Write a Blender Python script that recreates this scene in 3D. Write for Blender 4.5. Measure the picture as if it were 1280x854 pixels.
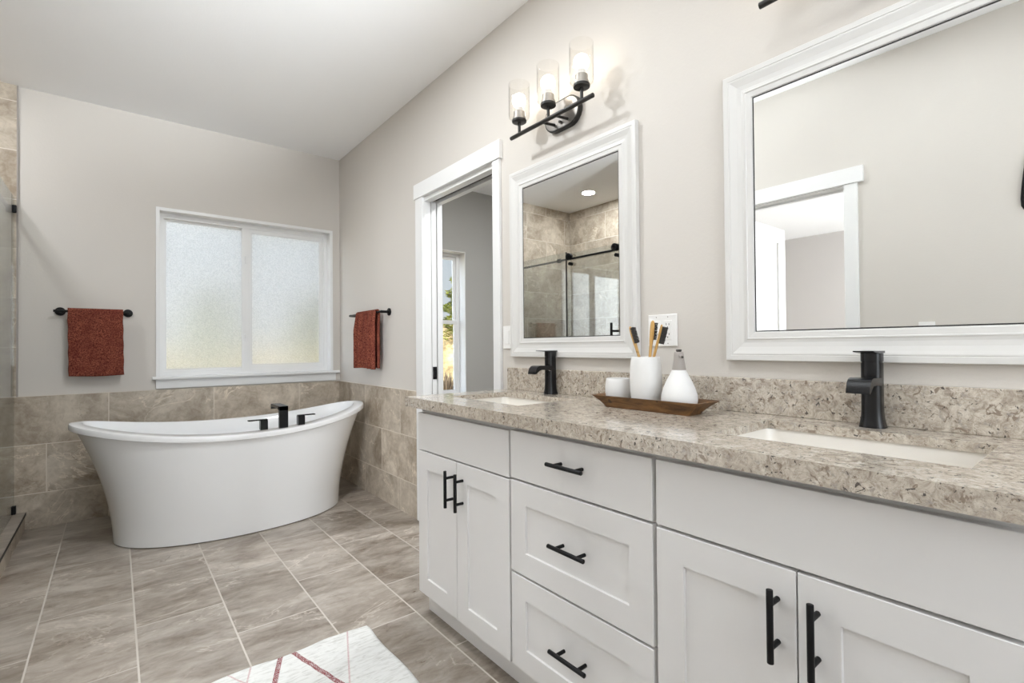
import bpy, bmesh, math, random
from mathutils import Vector, Matrix

random.seed(7)
S = bpy.context.scene
COL = S.collection
PI = math.pi
for o in list(bpy.data.objects):
    bpy.data.objects.remove(o)

# ------------------------------------------------------------------ key sizes
W, D, H = 1.53, 4.2956, 2.757          # right wall, back wall, ceiling
XL = -0.35                              # left wall near the vanity
YF = -1.30                              # wall behind the camera
XS = -1.35                              # shower left wall

# ------------------------------------------------------------------ camera
cd = bpy.data.cameras.new('camera')
cam = bpy.data.objects.new('camera', cd)
COL.objects.link(cam)
cd.sensor_width = 36.0
cd.lens = 615.3708 * 36.0 / 1280.0
cd.clip_start = 0.02
cd.clip_end = 300
_r = Vector((0.77863511, -0.62741911, -0.00852144))
_u = Vector((-8.685e-06, -0.01359127, 0.99990763))
_f = Vector((0.62747698, 0.77856312, 0.01058809))
m = Matrix.Identity(4)
for i in range(3):
    m[i][0], m[i][1], m[i][2] = _r[i], _u[i], -_f[i]
m[0][3], m[1][3], m[2][3] = 0.0, 0.0, 1.11
cam.matrix_world = m
S.camera = cam

# ------------------------------------------------------------------ world, sun, lights, exposure
S.view_settings.view_transform = 'Standard'
S.view_settings.look = 'None'
S.view_settings.gamma = 1.0
S.view_settings.use_curve_mapping = False
S.view_settings.exposure = 1.44
S.cycles.max_bounces = 14
S.cycles.diffuse_bounces = 6
S.cycles.glossy_bounces = 6
S.cycles.transmission_bounces = 8
S.cycles.transparent_max_bounces = 16
S.cycles.sample_clamp_indirect = 10.0
S.cycles.caustics_reflective = False

world = bpy.data.worlds.new('sky')
S.world = world
world.use_nodes = True
wn = world.node_tree.nodes
wl = world.node_tree.links
wn.clear()
w_out = wn.new('ShaderNodeOutputWorld')
w_bg = wn.new('ShaderNodeBackground')
w_tc = wn.new('ShaderNodeTexCoord')
w_sep = wn.new('ShaderNodeSeparateXYZ')
w_rmp = wn.new('ShaderNodeValToRGB')
w_rmp.color_ramp.elements[0].position = 0.0
w_rmp.color_ramp.elements[0].color = (0.93, 0.96, 1.0, 1)
w_rmp.color_ramp.elements[1].position = 0.7
w_rmp.color_ramp.elements[1].color = (0.30, 0.50, 0.95, 1)
e = w_rmp.color_ramp.elements.new(0.25)
e.color = (0.80, 0.90, 1.0, 1)
wl.new(w_tc.outputs['Generated'], w_sep.inputs[0])
wl.new(w_sep.outputs['Z'], w_rmp.inputs[0])
wl.new(w_rmp.outputs[0], w_bg.inputs['Color'])
# sky brightened at both far sides, added to light side walls and glass reflection
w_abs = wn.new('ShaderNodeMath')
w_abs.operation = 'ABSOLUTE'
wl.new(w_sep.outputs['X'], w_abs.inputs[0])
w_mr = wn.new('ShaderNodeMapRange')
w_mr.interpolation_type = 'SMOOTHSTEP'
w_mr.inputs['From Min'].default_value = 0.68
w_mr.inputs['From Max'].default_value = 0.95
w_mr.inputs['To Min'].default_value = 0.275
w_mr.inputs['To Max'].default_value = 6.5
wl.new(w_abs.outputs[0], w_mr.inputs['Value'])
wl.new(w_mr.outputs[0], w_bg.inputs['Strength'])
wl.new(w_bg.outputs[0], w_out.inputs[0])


def lamp(name, kind, loc, energy, color=(1, 1, 1), rot=(0, 0, 0), **kw):
    d = bpy.data.lights.new(name, kind)
    d.energy = energy
    d.color = color
    for k, v in kw.items():
        setattr(d, k, v)
    o = bpy.data.objects.new(name, d)
    o.location = loc
    o.rotation_euler = rot
    COL.objects.link(o)
    return o


lamp('sun', 'SUN', (0, -5, 12), 3.2, (1.0, 0.93, 0.82), (math.radians(54), 0, math.radians(-88)), angle=0.01)
# added area lamps that act as daylight at two invented, unseen windows
lamp('added_rear_daylight', 'AREA', (0.62, YF - 0.10, 1.62), 13.5, (0.89, 0.95, 1.0),
     (math.radians(90), 0, 0), shape='RECTANGLE', size=1.5, size_y=1.5)
lamp('added_bedroom_daylight', 'AREA', (-3.2, -1.45, 1.5), 130, (0.91, 0.955, 1.0),
     (math.radians(90), 0, 0), shape='RECTANGLE', size=1.8, size_y=1.4)
# added unseen spot standing in for flash bounced off the far ceiling
lamp('added_bounce_spot', 'SPOT', (0.62, -0.85, 1.90), 400, (0.90, 0.955, 1.0),
     (math.radians(114), 0, math.radians(6)), spot_size=math.radians(44), spot_blend=1.0, shadow_soft_size=0.12)
lamp('added_closet_fill', 'AREA', (2.55, 2.35, H - 0.02), 17, (0.96, 0.98, 1.0), (0, 0, 0), shape='DISK', size=0.25)  # added unseen lamp that brightens the grey room past the pocket door

ADDED_CAN_W = 7.5            # ceiling lights added out of view to brighten the room
SHOWER_CAN_W = 5.0
BULB_E = 3.6          # globe bulbs of the vanity lights


# ------------------------------------------------------------------ material helpers
def new_mat(name):
    mt = bpy.data.materials.new(name)
    mt.use_nodes = True
    nt = mt.node_tree
    nt.nodes.clear()
    out = nt.nodes.new('ShaderNodeOutputMaterial')
    return mt, nt, out


def N(nt, kind, **kw):
    n = nt.nodes.new(kind)
    for k, v in kw.items():
        setattr(n, k, v)
    return n


def setin(nt, sock, v):
    if hasattr(v, 'is_output'):
        nt.links.new(v, sock)
    else:
        if isinstance(v, (tuple, list)) and len(v) == 3 and sock.type == 'RGBA':
            v = (*v, 1)
        sock.default_value = v


def math_n(nt, op, a, b=0.0, c=0.0):
    n = N(nt, 'ShaderNodeMath', operation=op)
    setin(nt, n.inputs[0], a)
    setin(nt, n.inputs[1], b)
    setin(nt, n.inputs[2], c)
    return n.outputs[0]


def mixc(nt, f, a, b, blend='MIX'):
    n = N(nt, 'ShaderNodeMix', data_type='RGBA', blend_type=blend)
    setin(nt, n.inputs[0], f)
    setin(nt, n.inputs[6], a)
    setin(nt, n.inputs[7], b)
    return n.outputs[2]


def ramp(nt, fac, stops):
    n = N(nt, 'ShaderNodeValToRGB')
    cr = n.color_ramp
    while len(cr.elements) < len(stops):
        cr.elements.new(0.5)
    for e_, (p, c) in zip(cr.elements, stops):
        e_.position = p
        e_.color = (*c, 1) if len(c) == 3 else c
    setin(nt, n.inputs[0], fac)
    return n.outputs[0]


def noise(nt, vec, scale, detail=4, rough=0.55, dist=0.0):
    n = N(nt, 'ShaderNodeTexNoise')
    if vec is not None:
        nt.links.new(vec, n.inputs['Vector'])
    n.inputs['Scale'].default_value = scale
    n.inputs['Detail'].default_value = detail
    n.inputs['Roughness'].default_value = rough
    n.inputs['Distortion'].default_value = dist
    return n.outputs['Fac']


def objco(nt):
    return N(nt, 'ShaderNodeTexCoord').outputs['Object']


def pos(nt):
    return N(nt, 'ShaderNodeNewGeometry').outputs['Position']


def princ(nt, out, color, rough=0.5, metal=0.0, spec=0.5, bump=None, bump_s=0.2, bump_d=0.002, **kw):
    b = N(nt, 'ShaderNodeBsdfPrincipled')
    setin(nt, b.inputs['Base Color'], color)
    setin(nt, b.inputs['Roughness'], rough)
    setin(nt, b.inputs['Metallic'], metal)
    b.inputs['Specular IOR Level'].default_value = spec
    for k, v in kw.items():
        b.inputs[k].default_value = v
    if bump is not None:
        bn = N(nt, 'ShaderNodeBump')
        bn.inputs['Strength'].default_value = bump_s
        bn.inputs['Distance'].default_value = bump_d
        nt.links.new(bump, bn.inputs['Height'])
        nt.links.new(bn.outputs[0], b.inputs['Normal'])
    nt.links.new(b.outputs[0], out.inputs['Surface'])
    return b


def paint(name, col, rough=0.6, bscale=110, bs=0.22, spec=0.3):
    mt, nt, out = new_mat(name)
    p_ = pos(nt)
    v = noise(nt, p_, 1.2, 2)
    c = mixc(nt, v, tuple(x * 0.985 for x in col), tuple(min(1, x * 1.015) for x in col))
    princ(nt, out, c, rough, spec=spec, bump=noise(nt, p_, bscale, 3), bump_s=bs, bump_d=0.002)
    return mt


def simple(name, col, rough=0.5, metal=0.0, spec=0.5, bscale=None, bs=0.1, var=0.04, **kw):
    mt, nt, out = new_mat(name)
    o_ = objco(nt)
    v = noise(nt, o_, 9, 3)
    c = mixc(nt, v, tuple(x * (1 - var) for x in col), tuple(min(1, x * (1 + var)) for x in col))
    princ(nt, out, c, rough, metal, spec,
          bump=noise(nt, o_, bscale, 3) if bscale else None, bump_s=bs, bump_d=0.001, **kw)
    return mt


def tile_mat(name, au, av, u0, v0, hv, L=0.61, dark=(0.29, 0.232, 0.172), light=(0.62, 0.55, 0.455),
             grout=(0.68, 0.62, 0.54), gw=0.0024, rough=0.38, stretch=(1, 1, 1)):
    """12x24 stone tile in running bond, in world metres; au, av = axis of the long and the short side."""
    mt, nt, out = new_mat(name)
    p_ = pos(nt)
    sp = N(nt, 'ShaderNodeSeparateXYZ')
    nt.links.new(p_, sp.inputs[0])
    v = math_n(nt, 'DIVIDE', math_n(nt, 'SUBTRACT', sp.outputs[av], v0), hv)
    row = math_n(nt, 'FLOOR', v)
    par = math_n(nt, 'FLOORED_MODULO', row, 2.0)
    u = math_n(nt, 'DIVIDE', math_n(nt, 'SUBTRACT', sp.outputs[au], u0), L)
    u = math_n(nt, 'MULTIPLY_ADD', par, -0.5, u)
    col = math_n(nt, 'FLOOR', u)
    fu = math_n(nt, 'MULTIPLY', math_n(nt, 'FRACT', u), L)
    fv = math_n(nt, 'MULTIPLY', math_n(nt, 'FRACT', v), hv)
    d = math_n(nt, 'MINIMUM', math_n(nt, 'MINIMUM', fu, math_n(nt, 'SUBTRACT', L, fu)),
               math_n(nt, 'MINIMUM', fv, math_n(nt, 'SUBTRACT', hv, fv)))
    gmask = math_n(nt, 'LESS_THAN', d, gw)
    cv = N(nt, 'ShaderNodeCombineXYZ')
    nt.links.new(row, cv.inputs[0])
    nt.links.new(col, cv.inputs[1])
    wn_ = N(nt, 'ShaderNodeTexWhiteNoise', noise_dimensions='3D')
    nt.links.new(cv.outputs[0], wn_.inputs['Vector'])
    off = N(nt, 'ShaderNodeVectorMath', operation='MULTIPLY_ADD')
    nt.links.new(wn_.outputs['Color'], off.inputs[0])
    off.inputs[1].default_value = (17, 23, 31)
    nt.links.new(p_, off.inputs[2])
    st = N(nt, 'ShaderNodeVectorMath', operation='MULTIPLY')
    nt.links.new(off.outputs[0], st.inputs[0])
    st.inputs[1].default_value = stretch
    q = st.outputs[0]
    big = noise(nt, q, 3.0, 6, 0.62, 1.2)
    fine = noise(nt, q, 22, 8, 0.7, 0.6)
    base = math_n(nt, 'ADD', math_n(nt, 'MULTIPLY', big, 0.62), math_n(nt, 'MULTIPLY', fine, 0.38))
    mid = tuple((a + b) / 2 for a, b in zip(dark, light))
    c = ramp(nt, base, [(0.37, dark), (0.50, mid), (0.63, light)])
    # long pale veins and a few dark cracks
    vn = noise(nt, q, 1.9, 6, 0.62, 1.0)
    vein = math_n(nt, 'ABSOLUTE', math_n(nt, 'SUBTRACT', vn, 0.5))
    vmask = ramp(nt, vein, [(0.0, (1, 1, 1)), (0.004, (0.6, 0.6, 0.6)), (0.012, (0, 0, 0))])
    brk = ramp(nt, noise(nt, q, 4.1, 3), [(0.47, (0, 0, 0)), (0.6, (1, 1, 1))])
    vm = math_n(nt, 'MULTIPLY', vmask, brk)
    c = mixc(nt, math_n(nt, 'MULTIPLY', vm, 0.55), c, tuple(min(1, x * 1.5) for x in light))
    vn2 = noise(nt, q, 3.7, 4, 0.6, 1.5)
    ck = math_n(nt, 'ABSOLUTE', math_n(nt, 'SUBTRACT', vn2, 0.46))
    cm = ramp(nt, ck, [(0.0, (1, 1, 1)), (0.009, (0, 0, 0))])
    brk2 = ramp(nt, noise(nt, q, 5.3, 2), [(0.55, (0, 0, 0)), (0.66, (1, 1, 1))])
    c = mixc(nt, math_n(nt, 'MULTIPLY', math_n(nt, 'MULTIPLY', cm, brk2), 0.5), c, tuple(x * 0.55 for x in dark))
    tone = math_n(nt, 'MULTIPLY_ADD', wn_.outputs['Value'], 0.20, 0.90)
    tn = N(nt, 'ShaderNodeCombineColor')
    for k in range(3):
        nt.links.new(tone, tn.inputs[k])
    c = mixc(nt, 1.0, c, tn.outputs[0], 'MULTIPLY')
    c = mixc(nt, gmask, c, grout)
    hgt = math_n(nt, 'SUBTRACT', math_n(nt, 'MULTIPLY', fine, 0.25), gmask)
    rg = math_n(nt, 'MULTIPLY_ADD', gmask, 0.4, math_n(nt, 'MULTIPLY_ADD', fine, 0.14, rough - 0.07))
    princ(nt, out, c, rg, spec=0.45, bump=hgt, bump_s=0.35, bump_d=0.0012)
    return mt


M = {}
M['wall'] = paint('greige_paint', (0.605, 0.572, 0.53), 0.55)
M['wall2'] = paint('greige_paint_bedroom', (0.50, 0.475, 0.455), 0.6)
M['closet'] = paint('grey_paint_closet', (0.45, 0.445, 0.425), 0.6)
M['ceiling'] = paint('ceiling_paint', (0.90, 0.90, 0.90), 0.75, spec=0.15)
M['trim'] = simple('white_trim_paint', (0.76, 0.76, 0.755), 0.35, var=0.01)
M['vinyl'] = simple('white_vinyl', (0.80, 0.80, 0.795), 0.4, var=0.01)
M['cab'] = simple('cabinet_paint', (0.71, 0.70, 0.69), 0.36, var=0.012, spec=0.4)
M['cab_in'] = simple('cabinet_gap_paint', (0.50, 0.50, 0.49), 0.5, var=0.02)
M['frame'] = simple('mirror_frame_paint', (0.64, 0.63, 0.61), 0.34, var=0.01)
M['black'] = simple('matte_black_metal', (0.006, 0.006, 0.0065), 0.45, 0.0, 0.20, var=0.2)
M['blackgloss'] = simple('satin_black_metal', (0.007, 0.007, 0.008), 0.26, 0.0, 0.38, var=0.2)
M['bronze'] = simple('black_bronze', (0.02, 0.018, 0.016), 0.4, 0.3, 0.5, var=0.15)
M['plateface'] = simple('polished_plate_face', (0.33, 0.31, 0.29), 0.28, 0.85, 0.5, var=0.05)
M['white'] = simple('acrylic_white', (0.84, 0.845, 0.85), 0.16, var=0.008, spec=0.5)
M['china'] = simple('sink_china', (0.76, 0.725, 0.67), 0.12, var=0.01)
M['ceramic'] = simple('matte_white_ceramic', (0.74, 0.735, 0.725), 0.55, var=0.01, spec=0.3, bscale=300, bs=0.05)
M['taupe'] = simple('taupe_plastic', (0.34, 0.31, 0.285), 0.5, var=0.03)
M['plastic'] = simple('switch_plastic', (0.80, 0.79, 0.77), 0.35, var=0.01)
M['slot'] = simple('dark_slot', (0.03, 0.028, 0.026), 0.6, var=0.1)
M['bristle'] = simple('charcoal_bristle', (0.05, 0.045, 0.042), 0.8, var=0.5, bscale=600, bs=0.8)
M['steel'] = simple('socket_metal', (0.35, 0.33, 0.31), 0.45, 0.7, bscale=240, bs=0.6)
M['tile_b'] = tile_mat('stone_tile_back', 0, 2, -0.034, -0.088, 0.305)
M['tile_r'] = tile_mat('stone_tile_side', 1, 2, 3.72, -0.088, 0.305)
M['tile_f'] = tile_mat('stone_tile_floor', 1, 0, 2.182, -0.244, 0.307, gw=0.0030,
                       dark=(0.170, 0.134, 0.102), light=(0.44, 0.395, 0.345), grout=(0.50, 0.46, 0.41),
                       rough=0.30, stretch=(0.55, 1.25, 1))

# quartz worktop
mt, nt, out = new_mat('speckled_quartz')
p_ = pos(nt)
base = ramp(nt, noise(nt, p_, 40, 9, 0.8, 0.9), [(0.33, (0.21, 0.170, 0.135)), (0.44, (0.40, 0.345, 0.285)), (0.54, (0.54, 0.485, 0.41)), (0.66, (0.66, 0.62, 0.55))])
bl = noise(nt, p_, 46, 4, 0.6, 1.0)
base = mixc(nt, ramp(nt, bl, [(0.595, (0, 0, 0)), (0.63, (0.85, 0.85, 0.85))]), base, (0.215, 0.165, 0.125))
gp = noise(nt, p_, 66, 4, 0.6, 0.5)
base = mixc(nt, ramp(nt, gp, [(0.60, (0, 0, 0)), (0.64, (0.75, 0.75, 0.75))]), base, (0.33, 0.30, 0.27))
gr = noise(nt, p_, 82, 3, 0.6, 0.9)
base = mixc(nt, ramp(nt, gr, [(0.625, (0, 0, 0)), (0.66, (0.92, 0.92, 0.92))]), base, (0.055, 0.048, 0.045))
wv = math_n(nt, 'ABSOLUTE', math_n(nt, 'SUBTRACT', noise(nt, p_, 15, 4, 0.6, 3.5), 0.5))
base = mixc(nt, ramp(nt, wv, [(0.0, (0.6, 0.6, 0.6)), (0.02, (0, 0, 0))]), base, (0.27, 0.215, 0.17))
princ(nt, out, base, 0.13, spec=0.5)
M['quartz'] = mt

# mirror silver
mt, nt, out = new_mat('mirror_silver')
g = N(nt, 'ShaderNodeBsdfGlossy')
g.inputs['Color'].default_value = (0.90, 0.91, 0.90, 1)
g.inputs['Roughness'].default_value = 0.0
nt.links.new(g.outputs[0], out.inputs['Surface'])
M['mirror'] = mt


def clear_glass(name, tint, ior):
    mt, nt, out = new_mat(name)
    t = N(nt, 'ShaderNodeBsdfTransparent')
    t.inputs['Color'].default_value = (*tint, 1)
    g = N(nt, 'ShaderNodeBsdfGlossy')
    g.inputs['Roughness'].default_value = 0.0
    fr = N(nt, 'ShaderNodeFresnel')
    ge = N(nt, 'ShaderNodeNewGeometry')
    nt.links.new(math_n(nt, 'MULTIPLY_ADD', ge.outputs['Backfacing'], 1.0 / ior - ior, ior), fr.inputs['IOR'])
    mx = N(nt, 'ShaderNodeMixShader')
    nt.links.new(fr.outputs[0], mx.inputs[0])
    nt.links.new(t.outputs[0], mx.inputs[1])
    nt.links.new(g.outputs[0], mx.inputs[2])
    nt.links.new(mx.outputs[0], out.inputs['Surface'])
    return mt


M['glass'] = clear_glass('clear_pane', (0.97, 0.985, 0.98), 1.45)
M['shower_glass'] = clear_glass('shower_glass', (0.95, 0.965, 0.95), 2.6)
M['shade_glass'] = clear_glass('shade_glass', (0.985, 0.98, 0.97), 1.25)

# frosted pane
mt, nt, out = new_mat('frosted_pane')
o_ = objco(nt)
rf = N(nt, 'ShaderNodeBsdfRefraction')
rf.inputs['IOR'].default_value = 1.12
rf.inputs['Roughness'].default_value = 0.40
grn = noise(nt, o_, 150, 2, 0.7)
nt.links.new(ramp(nt, grn, [(0.36, (0.87, 0.88, 0.87)), (0.60, (1.0, 1.0, 0.99))]), rf.inputs['Color'])
tl = N(nt, 'ShaderNodeBsdfTranslucent')
nt.links.new(ramp(nt, grn, [(0.36, (0.72, 0.73, 0.73)), (0.60, (0.95, 0.96, 0.96))]), tl.inputs['Color'])
bn = N(nt, 'ShaderNodeBump')
bn.inputs['Strength'].default_value = 1.0
bn.inputs['Distance'].default_value = 0.010
nt.links.new(noise(nt, o_, 120, 2, 0.6), bn.inputs['Height'])
nt.links.new(bn.outputs[0], rf.inputs['Normal'])
m1 = N(nt, 'ShaderNodeMixShader')
m1.inputs[0].default_value = 0.15
nt.links.new(rf.outputs[0], m1.inputs[1])
nt.links.new(tl.outputs[0], m1.inputs[2])
gl = N(nt, 'ShaderNodeBsdfGlossy')
gl.inputs['Roughness'].default_value = 0.25
m2 = N(nt, 'ShaderNodeMixShader')
m2.inputs[0].default_value = 0.04
nt.links.new(m1.outputs[0], m2.inputs[1])
nt.links.new(gl.outputs[0], m2.inputs[2])
nt.links.new(m2.outputs[0], out.inputs['Surface'])
M['frost'] = mt


def emit(name, col, e_):
    mt, nt, out = new_mat(name)
    em = N(nt, 'ShaderNodeEmission')
    em.inputs['Color'].default_value = (*col, 1)
    em.inputs['Strength'].default_value = e_
    nt.links.new(em.outputs[0], out.inputs['Surface'])
    return mt


M['bulb'] = emit('lit_bulb', (1.0, 0.90, 0.77), BULB_E)
M['lens'] = emit('lit_lens', (1.0, 0.96, 0.90), 4.0)

# rust terry towel
mt, nt, out = new_mat('rust_terry')
o_ = objco(nt)
n1 = noise(nt, o_, 150, 3, 0.75)
n2 = noise(nt, o_, 14, 4, 0.6)
c = ramp(nt, n1, [(0.38, (0.05, 0.013, 0.009)), (0.49, (0.19, 0.050, 0.032)), (0.62, (0.34, 0.112, 0.070))])
c = mixc(nt, ramp(nt, n2, [(0.42, (0, 0, 0)), (0.62, (0.45, 0.45, 0.45))]), c, (0.10, 0.020, 0.016))
princ(nt, out, c, 0.95, spec=0.1, bump=n1, bump_s=0.9, bump_d=0.004)
M['towel'] = mt


def wood(name, dark, light, scale, stretch, rough=0.5):
    mt, nt, out = new_mat(name)
    o_ = objco(nt)
    mp = N(nt, 'ShaderNodeMapping')
    mp.inputs['Scale'].default_value = stretch
    nt.links.new(o_, mp.inputs[0])
    n_ = noise(nt, mp.outputs[0], scale, 6, 0.65, 1.4)
    c = ramp(nt, n_, [(0.33, dark), (0.52, tuple((a + b) / 2 for a, b in zip(dark, light))), (0.68, light)])
    k = noise(nt, o_, 22, 2, 0.5)
    c = mixc(nt, ramp(nt, k, [(0.70, (0, 0, 0)), (0.74, (0.8, 0.8, 0.8))]), c, tuple(x * 0.3 for x in dark))
    princ(nt, out, c, rough, spec=0.35, bump=n_, bump_s=0.25, bump_d=0.001)
    return mt


M['tray'] = wood('dark_mango_wood', (0.045, 0.020, 0.007), (0.20, 0.098, 0.034), 46, (1, 0.16, 1), 0.42)
M['bamboo'] = wood('bamboo', (0.42, 0.23, 0.065), (0.68, 0.44, 0.17), 40, (1, 1, 0.15), 0.45)

# rug: off-white loops with maroon and pale rose lines crossing
mt, nt, out = new_mat('woven_rug')
p_ = pos(nt)
sp = N(nt, 'ShaderNodeSeparateXYZ')
nt.links.new(p_, sp.inputs[0])
mp = N(nt, 'ShaderNodeMapping')
mp.inputs['Scale'].default_value = (0.22, 1, 1)
nt.links.new(p_, mp.inputs[0])
rib = noise(nt, mp.outputs[0], 95, 3, 0.6, 0.6)
c = ramp(nt, rib, [(0.30, (0.50, 0.495, 0.47)), (0.52, (0.66, 0.66, 0.64))])
spk = noise(nt, p_, 260, 2, 0.6)


def rug_line(c, x1, y1, x2, y2, hw, col, amt):
    dx, dy = x2 - x1, y2 - y1
    L = math.hypot(dx, dy)
    nx, ny = -dy / L, dx / L
    d_ = math_n(nt, 'ADD', math_n(nt, 'MULTIPLY', sp.outputs[0], nx), math_n(nt, 'MULTIPLY', sp.outputs[1], ny))
    d_ = math_n(nt, 'ABSOLUTE', math_n(nt, 'SUBTRACT', d_, nx * x1 + ny * y1))
    wob = math_n(nt, 'MULTIPLY_ADD', math_n(nt, 'SUBTRACT', spk, 0.5), 0.006, d_)
    mk = math_n(nt, 'LESS_THAN', wob, hw)
    mk = math_n(nt, 'MULTIPLY', mk, amt)
    mk = math_n(nt, 'MULTIPLY', mk, ramp(nt, spk, [(0.36, (0.25, 0.25, 0.25)), (0.52, (1, 1, 1))]))
    return mixc(nt, mk, c, col)


c = rug_line(c, 0.462, 1.911, 0.411, 1.773, 0.0085, (0.20, 0.022, 0.030), 0.95)
c = rug_line(c, 0.498, 1.911, 0.572, 1.644, 0.0085, (0.20, 0.022, 0.030), 0.95)
c = rug_line(c, 0.705, 1.916, 0.602, 1.615, 0.0030, (0.48, 0.30, 0.30), 0.75)
c = rug_line(c, 0.363, 1.902, 0.340, 1.832, 0.0030, (0.48, 0.30, 0.30), 0.75)
c = rug_line(c, 0.296, 1.909, 0.345, 1.80, 0.0030, (0.48, 0.30, 0.30), 0.75)
princ(nt, out, c, 0.95, spec=0.1, bump=math_n(nt, 'ADD', rib, math_n(nt, 'MULTIPLY', spk, 0.4)), bump_s=0.6, bump_d=0.004)
M['rug'] = mt

M['grass'] = None
mt, nt, out = new_mat('dry_grass')
p_ = pos(nt)
c = ramp(nt, noise(nt, p_, 0.9, 8, 0.75), [(0.38, (0.13, 0.085, 0.04)), (0.5, (0.40, 0.30, 0.15)), (0.62, (0.56, 0.45, 0.26))])
princ(nt, out, c, 0.95, spec=0.1)
M['grass'] = mt
mt, nt, out = new_mat('conifer_foliage')
o_ = objco(nt)
c = ramp(nt, noise(nt, o_, 3.5, 4), [(0.35, (0.05, 0.075, 0.014)), (0.52, (0.22, 0.24, 0.04)), (0.66, (0.42, 0.40, 0.08))])
princ(nt, out, c, 0.8, spec=0.15)
M['leaf'] = mt
M['brush'] = simple('dry_brush_stems', (0.17, 0.12, 0.075), 0.9, var=0.4)
M['bark'] = simple('bark', (0.10, 0.07, 0.05), 0.9, var=0.3)
M['subfloor'] = simple('bedroom_carpet', (0.45, 0.42, 0.38), 0.95, var=0.05)


# ------------------------------------------------------------------ object helpers
def wpos(o):
    v = Vector((0, 0, 0))
    while o is not None:
        v += o.location
        o = o.parent
    return v


def obj(name, bm, mat, parent=None, smooth=False, kind=None):
    """bm is in world coordinates; it is linked as ONE mesh object under parent."""
    if parent is not None:
        bmesh.ops.translate(bm, verts=bm.verts, vec=-wpos(parent))
    me = bpy.data.meshes.new(name)
    bmesh.ops.recalc_face_normals(bm, faces=bm.faces)
    if smooth:
        for f_ in bm.faces:
            f_.smooth = True
        lim = 0.62 if smooth is True else smooth
        for e_ in bm.edges:
            if len(e_.link_faces) == 2 and e_.calc_face_angle() > lim:
                e_.smooth = False
    bm.to_mesh(me)
    bm.free()
    me.materials.append(mat)
    o = bpy.data.objects.new(name, me)
    COL.objects.link(o)
    if parent is not None:
        o.parent = parent
    if kind:
        o['kind'] = kind
    return o


def solo(name, bm, mat, label, cat, group=None, smooth=False, origin=None):
    """a thing that is one mesh, with its origin where it stands"""
    if origin is not None:
        bmesh.ops.translate(bm, verts=bm.verts, vec=-Vector(origin))
    o = obj(name, bm, mat, None, smooth)
    if origin is not None:
        o.location = origin
    tag(o, label, cat, group)
    return o


def tag(o, label, cat, group=None):
    o['label'] = label
    o['category'] = cat
    if group:
        o['group'] = group


def thing(name, label, cat, loc, group=None):
    o = bpy.data.objects.new(name, None)
    o.empty_display_size = 0.05
    COL.objects.link(o)
    o.location = loc
    tag(o, label, cat, group)
    return o


def struct(name, bm, mat, label, cat, parent=None, smooth=False):
    o = obj(name, bm, mat, parent, smooth)
    if parent is None:
        o['kind'] = 'structure'
        tag(o, label, cat)
    return o


def sthing(name, label, cat, loc):
    o = thing(name, label, cat, loc)
    o['kind'] = 'structure'
    return o


def dup(o, offset=None, label=None, parent=None):
    c = o.copy()
    COL.objects.link(c)
    if parent is not None:
        c.parent = parent
    if offset is not None:
        c.location = o.location + Vector(offset)
    if label:
        c['label'] = label
    for ch in list(o.children):
        dup(ch, parent=c)
    return c


def box(bm, x0, x1, y0, y1, z0, z1, bev=0.0, seg=2):
    vs = [bm.verts.new((x, y, z)) for x in (x0, x1) for y in (y0, y1) for z in (z0, z1)]
    fs = []
    for q in ((0, 1, 3, 2), (4, 6, 7, 5), (0, 4, 5, 1), (2, 3, 7, 6), (0, 2, 6, 4), (1, 5, 7, 3)):
        fs.append(bm.faces.new([vs[i] for i in q]))
    if bev > 0:
        es = list({e_ for f_ in fs for e_ in f_.edges})
        bmesh.ops.bevel(bm, geom=es, offset=bev, segments=seg, affect='EDGES', profile=0.5)
    return bm


def BX(*a, **k):
    return box(bmesh.new(), *a, **k)


def tube(bm, p0, p1, r0, r1=None, n=20, caps=True, bev=0.0):
    p0, p1 = Vector(p0), Vector(p1)
    r1 = r0 if r1 is None else r1
    d = (p1 - p0).normalized()
    a = d.orthogonal().normalized()
    b = d.cross(a)
    L = (p1 - p0).length
    st = [(0, r0), (L, r1)] if bev <= 0 else [(0, r0 - bev), (bev * 0.3, r0 - bev * 0.3), (bev, r0), (L - bev, r1), (L - bev * 0.3, r1 - bev * 0.3), (L, r1 - bev)]
    rings = []
    for t, r in st:
        rings.append([bm.verts.new(p0 + d * t + (a * math.cos(2 * PI * i / n) + b * math.sin(2 * PI * i / n)) * r) for i in range(n)])
    for q0, q1 in zip(rings, rings[1:]):
        for i in range(n):
            bm.faces.new((q0[i], q0[(i + 1) % n], q1[(i + 1) % n], q1[i]))
    if caps:
        bm.faces.new(rings[0][::-1])
        bm.faces.new(rings[-1])
    return bm


def TB(*a, **k):
    return tube(bmesh.new(), *a, **k)


def lathe(bm, cx, cy, prof, n=40, sx=1.0, sy=1.0, closed=True):
    """prof = [(r, z)...]; r=0 at an end closes it"""
    rings = []
    for r, z in prof:
        if r < 1e-6:
            rings.append([bm.verts.new((cx, cy, z))])
        else:
            rings.append([bm.verts.new((cx + sx * r * math.cos(2 * PI * i / n), cy + sy * r * math.sin(2 * PI * i / n), z)) for i in range(n)])
    for a, b in zip(rings, rings[1:]):
        for i in range(n):
            j = (i + 1) % n
            if len(a) == 1 and len(b) == 1:
                continue
            if len(a) == 1:
                bm.faces.new((a[0], b[j], b[i]))
            elif len(b) == 1:
                bm.faces.new((a[i], a[j], b[0]))
            else:
                bm.faces.new((a[i], a[j], b[j], b[i]))
    return bm


def LT(*a, **k):
    return lathe(bmesh.new(), *a, **k)


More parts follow.
